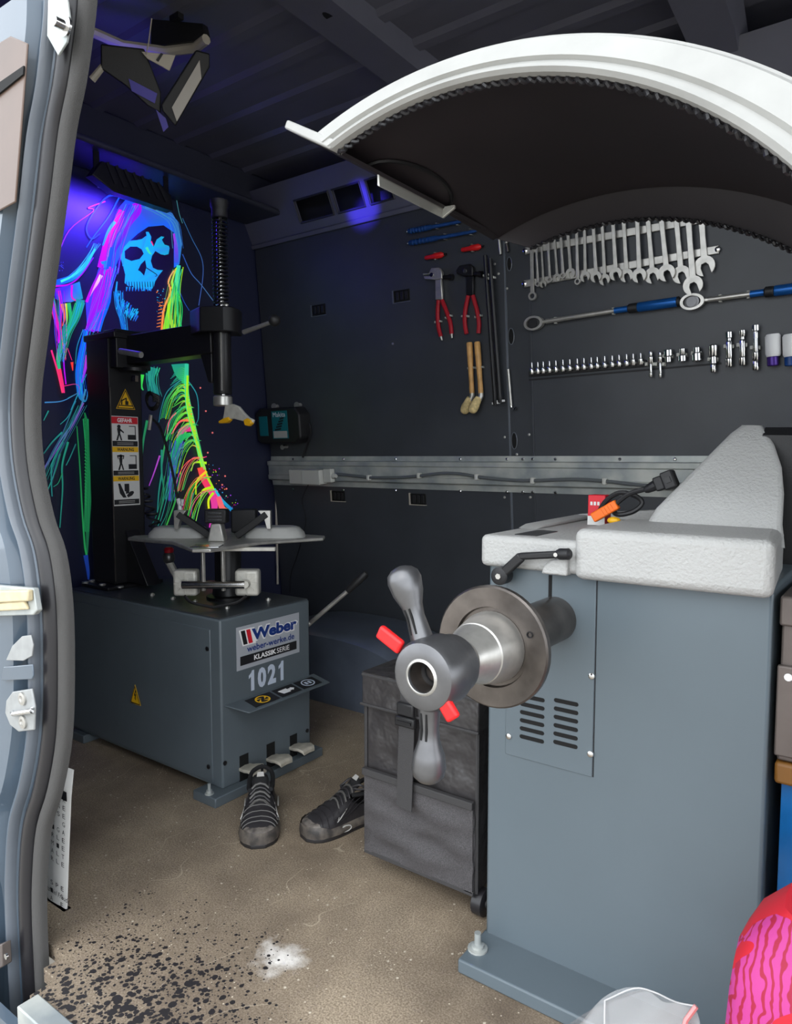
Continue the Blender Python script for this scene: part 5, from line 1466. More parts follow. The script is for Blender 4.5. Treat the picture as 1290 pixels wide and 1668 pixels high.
    if not front:
        bld(MB().tube(bez([Vector((.13, .01, .108)), Vector((.115, .03, .118)), Vector((.10, .035, .105)), Vector((.125, .015, .104)), Vector((.11, -.02, .116)), Vector((.14, -.035, .095))], 24), .003, 6), 'lace_bow', 'shoe', root)
    # collar padding
    def colr(k):
        a = k
        return a
    cp = []
    for (x, y, z) in ((.140, .027, .094), (.115, .031, .092), (.085, .031, .089), (.05, .031, .094), (.02, .026, .100), (.006, .012, .106), (.003, 0, .108), (.006, -.012, .106), (.02, -.026, .100), (.05, -.031, .094), (.085, -.031, .089), (.115, -.031, .092), (.140, -.027, .094)):
        cp.append(Vector((x, y, z)))
    bld(MB().tube(bez(cp, 48), .0062, 8), 'collar', 'shoedk', root)
    bld(MB().tube(bez([Vector((.002, 0, .112)), Vector((-.010, 0, .104)), Vector((-.008, 0, .080))], 10), .004, 6), 'pull_tab', 'shoedk', root)
    return root
toe = px(421, 1384, 2, 0); d = Vector((toe.x, toe.y, 0)).normalized()
d = Matrix.Rotation(math.radians(-3), 3, 'Z') @ d
s1p = toe + d * .270
shoe((s1p.x, s1p.y), math.atan2(-d.y, -d.x), 'black sneaker with silver ribbed toe facing the camera by the pedals', True)
toe = px(493, 1368, 2, 0); he = px(612, 1326, 2, 0)
d = (he - toe); d.z = 0; d.normalize()
s2p = toe + d * .270
shoe((s2p.x, s2p.y), math.atan2(-d.y, -d.x), 'black laced sneaker lying sideways half behind the trolley bag', False)
# ================================================================== tools on the far wall
def wfr(x, y, off=0.0, ang=0.0):
    O = wl(x, y, off)
    c, s = math.cos(ang), math.sin(ang)
    return (O, WU * c + WV * s, WV * c - WU * s, WN)
def zc3(x, y): return (840 + x / 2.867, 340 + y / 2.867)
def zc2(x, y): return (620 + x / 4.633, 340 + y / 4.633)
def clip(p, d, parent, n='clip', w_=.010, mt='grey'):
    """small spring clip: two jaws either side of a tool running along d"""
    s = d.cross(WN).normalized()
    for k in (-1, 1):
        MB().bar(p + s * (k * w_) - WN * .0, p + s * (k * w_) + WN * .022, .008, .003, up=s).build(n, mt, parent, bevel=.001)
# wrench rack: two slotted bars
rack = thing('wrench_rack', wl(1000, 430), 'two slanting steel holder bars fixed under the combination wrenches', 'rack')
for a, b in (((44, 198), (965, 32)), ((40, 352), (950, 190))):
    p, q_ = wl(*zc3(*a), .006), wl(*zc3(*b), .006)
    bar = MB().bar(p, q_, .026, .010, up=WN).build('holder_bar', 'steel', rack, bevel=.002)
    for t in (.004, .996):
        MB().lathe(p.lerp(q_, t) + WN * .004, WN, [(0, .009), (.004, .009), (.006, .005)], 12).build('screw', 'chrome', rack)
WR = [((75, 192), (79, 408), 20, 'r'), ((97, 200), (104, 352), 11, 'r'), ((122, 190), (130, 352), 11, 'j'), ((152, 178), (160, 332), 12, 'r'), ((184, 165), (195, 322), 12, 'j'), ((212, 150), (222, 312), 13, 'r'), ((246, 140), (258, 302), 15, 'j'), ((285, 112), (290, 340), 14, 'r'), ((322, 100), (326, 318), 15, 'j'), ((363, 85), (376, 318), 16, 'j'), ((405, 78), (417, 332), 16, 'j'), ((455, 68), (468, 305), 18, 'j'), ((505, 58), (519, 312), 19, 'j'), ((568, 48), (578, 312), 20, 'j'), ((618, 44), (640, 312), 22, 'j'), ((680, 42), (706, 300), 23, 'j'), ((750, 42), (774, 308), 24, 'j'), ((806, 44), (829, 358), 26, 'j'), ((868, 50), (883, 268), 27, 'j')]
for i, (a, b, wd, kind) in enumerate(WR):
    aa = (a[0] - (b[0] - a[0]) * .25, a[1] - (b[1] - a[1]) * .25)
    off = .016 + (i % 2) * .0125
    p, q_ = wl(*zc3(*aa), off), wl(*zc3(*b), off)
    d = (q_ - p); Ln = d.length; d.normalize(); s = d.cross(WN)
    W_ = wd / 2.867 / 1165 * 2.75 * 1.12
    hw = W_ * .42
    fr = (p, s, d, WN)
    lab = {0: 'leftmost ratchet ring wrench hanging lowest at the left end of the rack', 17: 'large open jaw wrench hanging lowest near the right end of the rack', 18: 'largest open jaw wrench, rightmost on the wall rack', 7: 'eighth wrench from the left, small ring end hanging below the rack'}.get(i, '%s combination wrench from the left on the steel wall rack' % ORD[i])
    w_o = thing('combination_wrench', q_, lab, 'wrench', 'combination wrenches on the wall rack')
    MB().prism([(-hw, Ln * .04), (hw, Ln * .04), (hw * .82, Ln * .5), (hw, Ln * .95), (-hw, Ln * .95), (-hw * .82, Ln * .5)], fr, -.003, .004).build('shank', 'steel', w_o, bevel=.0012)
    # ring end on top
    mb = MB(); ro, ri = W_ * .85, W_ * .52
    def ring(mb, c, ro, ri, th=.005, n=20):
        rows = []
        for k in range(n):
            a_ = 2 * math.pi * k / n
            e = s * math.cos(a_) + d * math.sin(a_)
            rows.append([c + e * ro - WN * th, c + e * ro + WN * th, c + e * ri + WN * th, c + e * ri - WN * th])
        rows.append(rows[0])
        return mb.grid(rows, close=True)
    ring(MB(), p, ro, ri).build('ring_end', 'steel', w_o)
    if kind == 'r':
        ring(MB(), q_, W_ * .85, W_ * .5).build('ring_end', 'steel', w_o)
    else:
        R1 = W_ * 1.28
        pl = []
        open_a = .42
        rot = .26
        for k in range(19):
            a_ = math.pi / 2 + open_a + rot + (2 * math.pi - 2 * open_a) * k / 18
            pl.append((R1 * math.cos(a_), R1 * math.sin(a_)))
        g = W_ * .52
        cr, sr = math.cos(rot), math.sin(rot)
        inner = [(g, R1 * .95), (g, R1 * .05), (g * .55, -R1 * .28), (-g * .55, -R1 * .28), (-g, R1 * .05), (-g, R1 * .95)]
        inner = [(x * cr - y * sr, x * sr + y * cr) for x, y in inner]
        # jaw opens downwards (+d)
        MB().prism(pl + inner, (q_, s, d, WN), -.004, .006).build('open_jaw', 'steel', w_o, bevel=.0012)
# torque wrenches
def torque(h, e0, e1, e2, label, head_dark):
    hp_, a, b, c = (wl(*zc3(*v), .022) for v in (h, e0, e1, e2))
    t = thing('torque_wrench', wl(*zc3(*e0)), label, 'torque wrench', 'torque wrenches on the wall')
    d = (c - a).normalized(); s = d.cross(WN)
    rows = []
    n = 28
    for k in range(n):
        a_ = 2 * math.pi * k / n
        e = d * (math.cos(a_) * (1.35 if math.cos(a_) < 0 else 1.55)) + s * math.sin(a_)
        rows.append([hp_ + e * .026 - WN * .012, hp_ + e * .026 + WN * .010, hp_ + e * .019 + WN * .010, hp_ + e * .019 - WN * .012])
    rows.append(rows[0])
    hd_ = MB().grid(rows, close=True).build('ratchet_head', 'steel', t)
    MB().lathe(hp_ - WN * .010, WN, [(0, .023), (.012, .023), (.013, .016), (.015, .016)], 24).build('head_plate', 'blackp' if head_dark else 'nut', hd_)
    MB().bar(hp_ + d * .034, hp_ + d * .058, .012, .012, up=WN).build('neck', 'steel', t, bevel=.003)
    MB().cyl(hp_ + d * .05, b, .0085).build('tube', 'steel', t)
    Lh = (c - b).length
    MB().cyl(b, b + d * Lh * .30, .0105).build('scale_sleeve', 'blue', t)
    gp_ = MB().lathe(b + d * Lh * .22, d, [(0, .012), (.004, .016), (Lh * .14, .016), (Lh * .16, .013)], 18).build('lock_ring', 'blackp', t)
    MB().lathe(b + d * Lh * .38, d, [(0, .015), (.004, .0165), (Lh * .60, .0165), (Lh * .62, .012)], 20).build('grip', 'blue', t)
    MB().lathe(b + d * Lh * .99, d, [(0, .0165), (.006, .0165), (.010, .010)], 18).build('end_cap', 'blackp', t)
    clip(hp_ + d * .085 - WN * .020, d, t); clip(b - d * .006 - WN * .020, d, t)
    return t
torque((83, 535), (120, 531), (462, 476), (758, 441), 'torque wrench with blue grip and dark head, lower left of the two', True)
torque((822, 435), (860, 430), (1095, 399), (1400, 360), 'torque wrench with blue grip, upper right, running out of frame', False)
# row of bit sockets on a rail
sr = thing('socket_rail', wl(*zc3(300, 760)), 'narrow dark strip holding the row of small bit sockets', 'rail')
MB().bar(wl(*zc3(62, 772), .004), wl(*zc3(612, 722), .004), .022, .008, up=WN).build('strip', 'blackp', sr, bevel=.002)
MB().bar(wl(*zc3(62, 800), .001), wl(*zc3(960, 722), .001), .006, .003, up=WN).build('strip_edge', 'ink', sr)
def vtool(name, label, cat, grp, segs, xb, mt='chrome', mts=None):
    """stack of turned segments: list of (zy0, zy1, radius px/2.867) along the vertical at zoom x"""
    t = thing(name, wl(*zc3(xb, segs[-1][2]), 0), label, cat, grp)
    for k, (nm, y0, y1, r) in enumerate(segs):
        p, q_ = wl(*zc3(xb, y0), .022), wl(*zc3(xb + (y1 - y0) * .03, y1), .022)
        rr = r / 2.867 / 1165 * 2.75
        L_ = (q_ - p).length
        MB().lathe(p, q_ - p, [(0, rr * .8), (L_ * .1, rr), (L_ * .9, rr), (L_, rr * .85)], 14).build(nm, (mts or {}).get(nm, mt), t)
    return t
BX_ = [75, 103, 128, 157, 187, 220, 252, 287, 318, 352, 380, 415, 450, 482, 517, 548, 583]
for i, x in enumerate(BX_):
    yb = 762 - (x - 75) * .088
    vtool('bit_socket', '%s small chrome bit socket from the left in the wall row' % ORD[i], 'socket', 'bit sockets in the wall row', [('bit', yb - 44, yb - 16, 3.2), ('socket', yb - 18, yb + 12, 9.5)], x)
    clip(wl(*zc3(x + 14, yb), .004), WV, sr, w_=.003)
def L_(n, lab, segs, x, **k):
    t = vtool(n, lab, 'socket' if 'socket' in n else 'extension', 'sockets and extensions on the wall', segs, x, **k)
    c = sum((s_[1] + s_[2]) / 2 for s_ in segs) / len(segs)
    for sgn in (-1, 1):
        p = wl(*zc3(x + sgn * 17, c), .010)
        MB().box(p, (.010, .020, .012)).build('clip', 'grey', t, bevel=.002)
L_('bit_extension', 'slim chrome extension with pointed tip, first after the bit sockets', [('drive', 664, 690, 7), ('socket', 690, 722, 11), ('shaft', 722, 770, 5), ('tip', 768, 786, 7)], 630)
L_('bit_extension', 'second slim chrome extension with pointed tip after the bit sockets', [('drive', 668, 690, 6), ('socket', 690, 718, 9), ('shaft', 718, 772, 5), ('tip', 770, 788, 6)], 674)
L_('socket', 'short wide chrome socket, first of three after the extensions', [('body', 657, 690, 18), ('drive', 690, 718, 14)], 712)
L_('socket', 'small chrome socket in the middle of the three short ones', [('body', 651, 684, 12), ('drive', 684, 714, 17)], 778)
L_('socket', 'short chrome socket with wide base, third of the three short ones', [('body', 646, 672, 14), ('drive', 672, 712, 19)], 845)
L_('universal_joint_socket', 'chrome universal joint with forked lower end', [('body', 634, 690, 17), ('yoke', 690, 725, 14), ('fork', 722, 764, 11)], 922)
L_('extension_bar', 'knurled chrome extension bar left of the middle one', [('tip', 573, 605, 13), ('neck', 604, 618, 9), ('shaft', 616, 700, 12), ('end', 698, 738, 13)], 996)
L_('extension_bar', 'middle chrome extension bar of the three upright ones', [('tip', 565, 598, 12), ('neck', 596, 612, 8), ('shaft', 610, 694, 11), ('end', 692, 732, 13)], 1058)
L_('extension_bar', 'longest chrome extension bar beside the white sleeved sockets', [('tip', 541, 572, 13), ('shaft', 570, 680, 9), ('grip', 668, 708, 13), ('end', 706, 754, 12)], 1120)
for x, lab, c in ((1200, 'impact socket with white sleeve and purple collar', 'purple'), (1282, 'impact socket with white sleeve and blue collar at frame edge', 'dblue')):
    L_('sleeved_socket', lab, [('sleeve', 585, 690, 27), ('collar', 688, 734, 20)], x, mts={'sleeve': 'inkw', 'collar': c})
# blue and red hand tools high on the wall
def lever(pts, mt, label, name, cat, r, grp):
    P = [wl(*zc2(*p), .018) for p in pts]
    d = (P[-1] - P[0]).normalized(); Ln = (P[-1] - P[0]).length
    t = thing(name, P[0], label, cat, grp)
    MB().lathe(P[0], d, [(0, r * .6), (.006, r), (Ln * .42, r * 1.05), (Ln * .46, r * .75), (Ln * .95, r * .62), (Ln, r * .3)], 14).build('handle', mt, t)
    for k in range(6):
        MB().lathe(P[0] + d * (Ln * (.06 + .055 * k)), d, [(0, r * 1.0), (.002, r * 1.18), (.005, r * 1.18), (.007, r * 1.0)], 12).build('grip_ring', mt, t)
    MB().ball(P[0] - d * .004, r * .55).build('end_ball', 'chrome', t)
    clip(P[0] + d * Ln * .55 - WN * .016, d, t, mt='steel'); clip(P[0] + d * Ln * .92 - WN * .016, d, t, mt='steel')
lever([(205, 172), (612, 95)], 'dblue', 'upper of two blue handled tyre irons clipped to the wall', 'tire_iron', 'tire iron', .010, 'blue tire irons')
lever([(212, 260), (722, 168)], 'dblue', 'lower of two blue handled tyre irons clipped to the wall', 'tire_iron', 'tire iron', .010, 'blue tire irons')
def redt(a, b, label):
    p, q_ = wl(*zc2(*a), .016), wl(*zc2(*b), .016)
    d = (q_ - p).normalized(); Ln = (q_ - p).length
    t = thing('valve_tool', p, label, 'valve tool', 'red valve tools')
    MB().lathe(p, d, [(0, .006), (Ln * .08, .009), (Ln * .4, .009), (Ln * .5, .012), (Ln * .86, .012), (Ln, .005)], 12).build('handle', 'red', t, bevel=.001)
    MB().lathe(q_, d, [(0, .004), (.012, .003)], 8).build('tip', 'black', t)
    clip(p.lerp(q_, .55) - WN * .014, d, t, w_=.013, mt='steel')
redt((335, 372), (478, 345), 'red valve tool above the chrome weight pliers')
redt((610, 312), (760, 284), 'red valve tool above the black weight pliers')
# wheel weight pliers
def pliers(head, neck, h1, h2, stub, mh, label, tips):
    t = thing('wheel_weight_pliers', wl(*zc2(*h1[-1])), label, 'pliers', 'wheel weight pliers')
    MB().slab([wl(*zc2(*p), .010) for p in head], WN, .018).build('head', mh, t, bevel=.004)
    MB().slab([wl(*zc2(*p), .008) for p in neck], WN, .014).build('neck', mh, t, bevel=.003)
    c = [sum(p[k] for p in head) / len(head) for k in (0, 1)]
    MB().lathe(wl(*zc2(head[0][0] * .2 + c[0] * .8, c[1]), .028), WN, [(0, .009), (.003, .008)], 14).build('pivot', 'chrome', t)
    p, q_ = wl(*zc2(*stub[0]), .018), wl(*zc2(*stub[1]), .018)
    MB().lathe(p, q_ - p, [(0, .008), ((q_ - p).length * .6, .008), ((q_ - p).length * .62, .012), ((q_ - p).length, .012)], 12).build('hammer', 'black', t)
    for k, h in enumerate((h1, h2)):
        P = bez([wl(*zc2(*p), .016) for p in h], 14)
        o = MB().tube(P, .0088, 10).build('handle', 'dred', t)
        if tips:
            MB().cyl(P[-1], P[-1] + (P[-1] - P[-2]).normalized() * .016, .006, .004).build('handle_tip', 'steel', o)
        pm = P[len(P) // 2] - WN * .014
        dd = (P[-1] - P[0]).normalized()
        clip(pm, dd, t, w_=.012)
pliers([(335, 490), (380, 490), (400, 450), (455, 448), (478, 480), (480, 530), (440, 540), (350, 535), (340, 512), (395, 506), (390, 498), (336, 505)], [(425, 535), (470, 530), (480, 690), (425, 690)], [(437, 690), (430, 800), (438, 900), (455, 965)], [(462, 690), (495, 770), (525, 860), (535, 945)], [(475, 516), (545, 516)], 'steel', 'chrome headed wheel weight pliers with red handles, left pair', True)
pliers([(582, 470), (610, 432), (690, 420), (712, 440), (712, 510), (650, 515), (590, 495)], [(655, 510), (712, 510), (712, 655), (655, 655)], [(662, 655), (640, 760), (635, 860), (648, 945)], [(695, 655), (725, 760), (742, 860), (738, 940)], [(705, 490), (765, 495)], 'black', 'black headed wheel weight pliers with red handles, right pair', False)
# tyre paste brushes
for k, (a, b, tip, lab) in enumerate((((670, 1008), (690, 1392), (630, 1530), 'left of two round paste brushes with wooden handle'), ((728, 1004), (757, 1392), (690, 1525), 'right of two round paste brushes with wooden handle'))):
    p, q_, r_ = wl(*zc2(*a), .020), wl(*zc2(*b), .020 + .006 * k), wl(*zc2(*tip), .022 + .03 * k)
    t = thing('paste_brush', r_, lab + (' on the wall'), 'brush', 'paste brushes')
    Ln = (q_ - p).length
    MB().lathe(p, q_ - p, [(0, .010), (.004, .0125), (Ln * .25, .0125), (Ln * .7, .010), (Ln, .0105)], 14).build('handle', 'wood', t)
    d2 = (r_ - q_); l2 = d2.length
    MB().tube([q_, q_ + (q_ - p).normalized() * .010, q_ + (q_ - p).normalized() * .012 + d2 * .22], .0105, 12).build('ferrule', 'steel', t)
    MB().lathe(q_ + d2 * .24, d2, [(0, .0125), (l2 * .15, .0155), (l2 * .5, .0195), (l2 * .70, .0185), (l2 * .82, .014), (l2 * .88, .006)], 16).build('bristles', 'bristle', t)
    clip(p.lerp(q_, .5) - WN * .018, (q_ - p).normalized(), t, w_=.013)
# long black bars
for k, (a, b, lab) in enumerate((((788, 352), (866, 1478), 'left of two long thin black mounting bars on the wall'), ((825, 378), (903, 1462), 'right of two long thin black mounting bars on the wall'))):
    p, q_ = wl(*zc2(*a), .018 + .02 * k), wl(*zc2(*b), .018 + .02 * k)
    t = thing('mounting_bar', q_, lab, 'bar', 'long mounting bars')
    MB().cyl(p, q_, .008).build('bar', 'black', t)
    MB().lathe(q_, p - q_, [(-.002, .006), (.004, .0095), (.02, .0095)], 10).build('end_sleeve', 'blackp', t)
    clip(q_.lerp(p, .01) - WN * .016, (q_ - p).normalized(), t, w_=.011, mt='inkw'); clip(q_.lerp(p, .87) - WN * .016, (q_ - p).normalized(), t, w_=.011)
# slim rod with hook on the pillar strip
p, q_ = wl(*zc2(962, 1210), .014), wl(*zc2(985, 1485), .014)
t = thing('hook_rod', q_, 'slim pale rod with small hook on the wall pillar strip', 'rod')
MB().cyl(p, q_, .005).build('rod', 'steel', t)
MB().tube([q_, q_ - WV * .012 + WU * .004, q_ - WV * .016 + WU * .014, q_ - WV * .006 + WU * .018], .005, 8).build('hook', 'chrome', t)
for (a, b, lab) in (((893, 222), (905, 345), 'short pale metal pin high on the wall pillar strip'), ((948, 255), (962, 325), 'short dark metal pin beside the pale pin on pillar strip')):
    p, q_ = wl(*zc2(*a), .010), wl(*zc2(*b), .010)
    t = thing('metal_pin', q_, lab, 'pin')
    MB().cyl(p, q_, .006).build('pin', 'steel' if a[0] < 900 else 'dsteel', t)
    MB().ball(p, .007).build('pin_head', 'steel', t)
# ------------------------------------------------------------------ battery charger, junction box, cables
c0, c1 = wl(439, 722, .0), wl(505, 662, .0)
cx_ = (c0.x + c1.x) / 2; hw = (c1.x - c0.x) / 2; czc = (c0.z + c1.z) / 2; hh = (c1.z - c0.z) / 2
cfr = (wl(472, 692, .0), WU, WV, WN)
ch = thing('battery_charger', cfr[0] - WV * hh, 'black battery charger with teal panels hung on the wall by the corner', 'charger')
MB().prism([(-hw, -hh * .8), (-hw * .8, -hh), (hw * .75, -hh), (hw, -hh * .7), (hw, hh * .6), (hw * .8, hh), (-hw * .8, hh), (-hw, hh * .7)], cfr, .006, .085).build('body', 'blackp', ch, bevel=.008, seg=3)
decal(rect(-hw * .82, -hw * .44, -hh * .55, hh * .55), cfr, 'teal', ch, 'side_label', .085, .002)
fp = decal(rect(-hw * .22, hw * .48, -hh * .72, hh * .82), cfr, 'teal', ch, 'front_label', .085, .002)
text('Makita', sub(cfr, hw * .13, hh * .62), hw * .56, 'inkw', fp, 'lettering', None, .0875)
decal(rect(-hw * .18, hw * .44, -hh * .68, -hh * .30), cfr, 'silver', fp, 'info_panel', .0872, .0004)
for k in range(5):
    decal([(-hw * .10 + k * hw * .06, -hh * .28 + k * hh * .15), (hw * .18 + k * hw * .04, -hh * .22 + k * hh * .15), (hw * .18 + k * hw * .04, -hh * .12 + k * hh * .15), (-hw * .10 + k * hw * .06, -hh * .18 + k * hh * .15)], cfr, 'ink', fp, 'status_bar', .0873, .0004)
for x in (-.5, .55):
    MB().lathe(cfr[0] + WU * hw * x + WV * hh * 1.08, WN, [(0, .010), (.02, .010), (.022, .016), (.028, .016)], 12).build('hanger_screw', 'steel', ch)
MB().lathe(cfr[0] - WU * hw * .2 - WV * hh * 1.25, WN, [(0, .008), (.03, .008), (.032, .012), (.036, .012)], 12).build('hanger_screw', 'steel', ch)
MB().tube(bez([wl(504, 690, .05), wl(506, 706, .04), wl(500, 725, .03), wl(493, 745, .035)], 24), .005, 8).build('power_cord', 'blackp', ch)
jfr = (wl(513, 773, .036), WU, WV, WN)
ja, jb = wl(482, 773, .036), wl(532, 773, .036)
jw = (jb.x - ja.x) / 2
jb_ = thing('junction_box', jfr[0], 'light grey plastic junction box on the galvanised wall rail', 'junction box')
jf = (wl(507, 774, .036), WU, WV, WN)
MB().prism(rect(-jw, jw, -.038, .030), jf, 0, .05).build('body', 'grey', jb_, bevel=.003)
MB().prism(rect(-jw * .1, jw, -.038, .030), jf, .05, .056).build('lid', 'grey', jb_, bevel=.002)
MB().prism(rect(jw + .002, jw + .05, -.030, .034), jf, 0, .030).build('side_lug', 'grey', jb_, bevel=.004)
MB().lathe(jf[0] + WU * (jw + .05) + WN * .015, WU, [(0, .013), (.012, .013), (.022, .009)], 12).build('cable_gland', 'grey', jb_)
cable = thing('rail_cable', wl(700, 775, .03), 'grey cable clipped along the galvanised rail from the junction box', 'cable')
cp = [wl(x, y, .042) for x, y in ((548, 772), (575, 775), (605, 778), (650, 778), (685, 775), (720, 771), (750, 772), (780, 777), (830, 782), (870, 783), (930, 781), (985, 784), (1040, 790), (1120, 795))]
MB().tube(bez(cp, 60), .0065, 8).build('sheath', 'cable', cable)
for x, y in ((601, 778), (683, 775), (777, 777), (868, 783), (985, 784)):
    MB().box(wl(x, y, .040), (.014, .024, .024)).build('cable_clip', 'grey', cable, bevel=.003)
wire = thing('thin_wire', wl(494, 850, .02), 'thin black wire hanging down the far wall from junction box', 'wire')
MB().tube(bez([wl(502, 790, .04), wl(492, 815, .03), wl(498, 850, .02), wl(484, 905, .02), wl(474, 935, .02), wl(472, 965, .02)], 40), .0022, 6).build('strand', 'blackp', wire)

# ------------------------------------------------------------------ black light over the mural
ul = thing('floodlight', (-2.45, 1.55, 2.05), 'black floodlight under the roof beam shining on the mural', 'floodlight')
Q = lambda x, y, X: px(x, y, 0, X)
lx = -2.44
q = [Q(150, 284, lx), Q(186, 312, lx), Q(283, 344, lx), Q(279, 318, lx), Q(262, 300, lx), Q(166, 262, lx)]
MB().slab(q, -XU, .045).build('housing', 'black', ul, bevel=.003)
for k in range(7):
    t = (k + .5) / 7
    a = q[5].lerp(q[4], t); b = q[1].lerp(q[2], t)
    MB().bar(a + XU * .004, a.lerp(b, .7) + XU * .004, .012, .006, up=XU).build('cooling_fin', 'blackp', ul)
ya_, yb_ = q[0].y + .05, q[2].y - .05
for y in (q[0].y + .03, q[2].y - .02):
    MB().bar((lx - .02, y, q[4].z - .03), (lx - .02, y, 2.158), .022, .005, up=XU).build('bracket', 'black', ul)
lz = (q[1].z + q[2].z) / 2
lensq = [Vector((lx - .046, ya_, lz + .015)), Vector((lx - .046, yb_, lz + .0)), Vector((lx - .046, yb_, lz + .06)), Vector((lx - .046, ya_, lz + .075))]
MB().slab(lensq, -XU, .003).build('lens', 'lens', ul)
ld_ = bpy.data.lights.new('blacklight_beam', 'AREA'); ld_.shape = 'RECTANGLE'; ld_.size = .30; ld_.size_y = .06; ld_.energy = 4.0; ld_.spread = math.radians(120); ld_.color = (0.10, 0.04, 1.0)
lo = bpy.data.objects.new('blacklight_beam', ld_); col.objects.link(lo)
lo.location = (lx - .055, (ya_ + yb_) / 2 - .06, lz + .03)
lo.rotation_euler = Vector((-.75, -.12, -.65)).to_track_quat('-Z', 'Y').to_euler()
lo.parent = ul; lo.matrix_parent_inverse = Matrix.Translation(-WL[ul.name])

# ------------------------------------------------------------------ folding lamp hung from the roof at the left
fz = 2.22
def rp(x, y, z): return px(x, y, 2, z)
hl = thing('work_light', (-1.75, 1.33, fz), 'folding work lamp with pale bracket hanging from the roof by the door', 'work light')
MB().tube([rp(150, 52, 2.24), rp(200, 74, 2.24), rp(270, 84, 2.24), rp(318, 78, 2.24), rp(336, 64, 2.24)], .014, 8).build('bracket_bar', 'cream', hl)
pl = [rp(245, 30, 2.33), rp(330, 38, 2.33), rp(336, 64, 2.25), rp(245, 76, 2.25)]
MB().slab(pl, Vector((0, 1, 0)), .02).build('mount_plate', 'blackp', hl, bevel=.003)
MB().bar(pl[0].lerp(pl[1], .5) + ZU * 0, pl[0].lerp(pl[1], .5) + ZU * (RZ - 2.32), .04, .02, up=YU).build('hanger', 'blackp', hl)
def slabz(pts, z, th, nm, mt, par, nn=None):
    return MB().slab([rp(a, b, z) for a, b in pts], nn or -Wv, th).build(nm, mt, par, bevel=.003)
c_ = Vector(rp(250, 130, 2.12))
PLN = -ray(250, 130).normalized()
def cp_(x, y, o=0.0): return ppl(x, y, c_ + PLN * o, PLN)
MB().slab([cp_(a, b) for a, b in ((165, 72), (235, 80), (262, 150), (262, 184), (240, 172), (205, 140), (165, 112))], PLN, .03).build('lamp_body', 'blackp', hl, bevel=.004)
MB().slab([cp_(a, b, .03) for a, b in ((230, 84), (286, 90), (276, 116), (262, 108), (240, 96))], PLN, .012).build('switch_box', 'cream', hl, bevel=.002)
MB().slab([cp_(a, b, .042) for a, b in ((254, 98), (262, 86), (266, 88), (258, 101))], PLN, .003).build('switch', 'blackp', hl)
MB().slab([cp_(a, b, .0) for a, b in ((318, 82), (340, 88), (340, 110), (285, 205), (264, 180), (262, 170))], PLN, .045).build('lamp_head', 'blackp', hl, bevel=.004)
MB().slab([cp_(a, b, .046) for a, b in ((325, 98), (328, 128), (288, 198), (280, 175))], PLN, .003).build('lens', 'lens', hl)
MB().tube([cp_(150, 130, .02), cp_(168, 108, .02), cp_(190, 122, .02), cp_(208, 131, .02)], .010, 8).build('handle', 'cream', hl)
MB().slab([cp_(a, b, .0) for a, b in ((210, 128), (256, 152), (252, 168), (215, 148))], PLN, .035).build('reflector', 'bluefilter', hl)
MB().slab([cp_(a, b, .0) for a, b in ((254, 178), (270, 192), (274, 206), (266, 214))], PLN, .03).build('reflector', 'bluefilter', hl)
MB().tube([cp_(247, 30, .03), cp_(242, 70, .04), cp_(238, 88, .045)], .0018, 6).build('cord', 'cream', hl)
sp2 = bpy.data.lights.new('blacklight_spot', 'SPOT'); sp2.energy = 130; sp2.color = (.08, .05, 1.0); sp2.spot_size = math.radians(11); sp2.spot_blend = .7; sp2.shadow_soft_size = .02
so2 = bpy.data.objects.new('blacklight_spot', sp2); col.objects.link(so2)
so2.location = cp_(352, 140, .0)
tgt = ppl(590, 335, sp(0, 0), SN)
so2.rotation_euler = (tgt - so2.location).to_track_quat('-Z', 'Y').to_euler()
so2.parent = hl; so2.matrix_parent_inverse = Matrix.Translation(-WL[hl.name])
ar2 = bpy.data.lights.new('blacklight_panel', 'AREA'); ar2.size = .12; ar2.energy = .35; ar2.color = (.10, .06, 1.0)
ao2 = bpy.data.objects.new('blacklight_panel', ar2); col.objects.link(ao2)
ao2.location = cp_(230, 150, -.03)
ao2.rotation_euler = Vector((-.9, .25, .1)).to_track_quat('-Z', 'Y').to_euler()
ao2.parent = hl; ao2.matrix_parent_inverse = Matrix.Translation(-WL[hl.name])

# ------------------------------------------------------------------ printed white roll by the pillar
PYY = .83
prt = [px(118, 1255, 1, PYY), px(114, 1300, 1, PYY), px(110, 1400, 1, PYY), px(107, 1500, 1, PYY), px(108, 1540, 1, PYY)]
pr = thing('printed_banner', (prt[-1].x - .1, PYY, 0), 'white banner printed with rows of letters hanging behind the door pillar', 'banner')
rows = []
for p in prt:
    rows.append([Vector((p.x + dx, PYY + dy, p.z)) for dx, dy in ((0, .0), (-.06, -.004), (-.14, .002), (-.24, .0))])
sh_ = MB().grid(rows).build('sheet', 'paper', pr, ang=80)
sh_.modifiers.new('solid', 'SOLIDIFY').thickness = .004
zb_ = prt[-1].z
MB().mm(prt[-1].x - .24, prt[-1].x + .012, PYY - .010, PYY + .012, max(0.0, zb_ - .012), zb_ + .004).build('bottom_bar', 'paper', pr, bevel=.002)
words = ['LER', 'EANE', 'MUSSE', 'E G', 'CIGA', 'MERLE', 'AMIE', 'PERHALT', 'TERLE', '', '', 'XYSPE', 'K I S', 'K A E', 'L A B', 'EROLET', 'REREE', 'HER']
for k, w_ in enumerate(words):
    if not w_: continue
    z = 1300 + k * 13.2
    p = px(100, z, 1, PYY - .004)
    xr = px(112 - (z - 1300) * .022, z, 1, PYY - .004).x
    for j, chh in enumerate(reversed(w_)):
        if chh == ' ': continue
        text(chh, (Vector((xr - .016 - j * .023, PYY - .0055, p.z)), XU, ZU, -YU), .011, 'ink', sh_, 'letter', .011, .001)
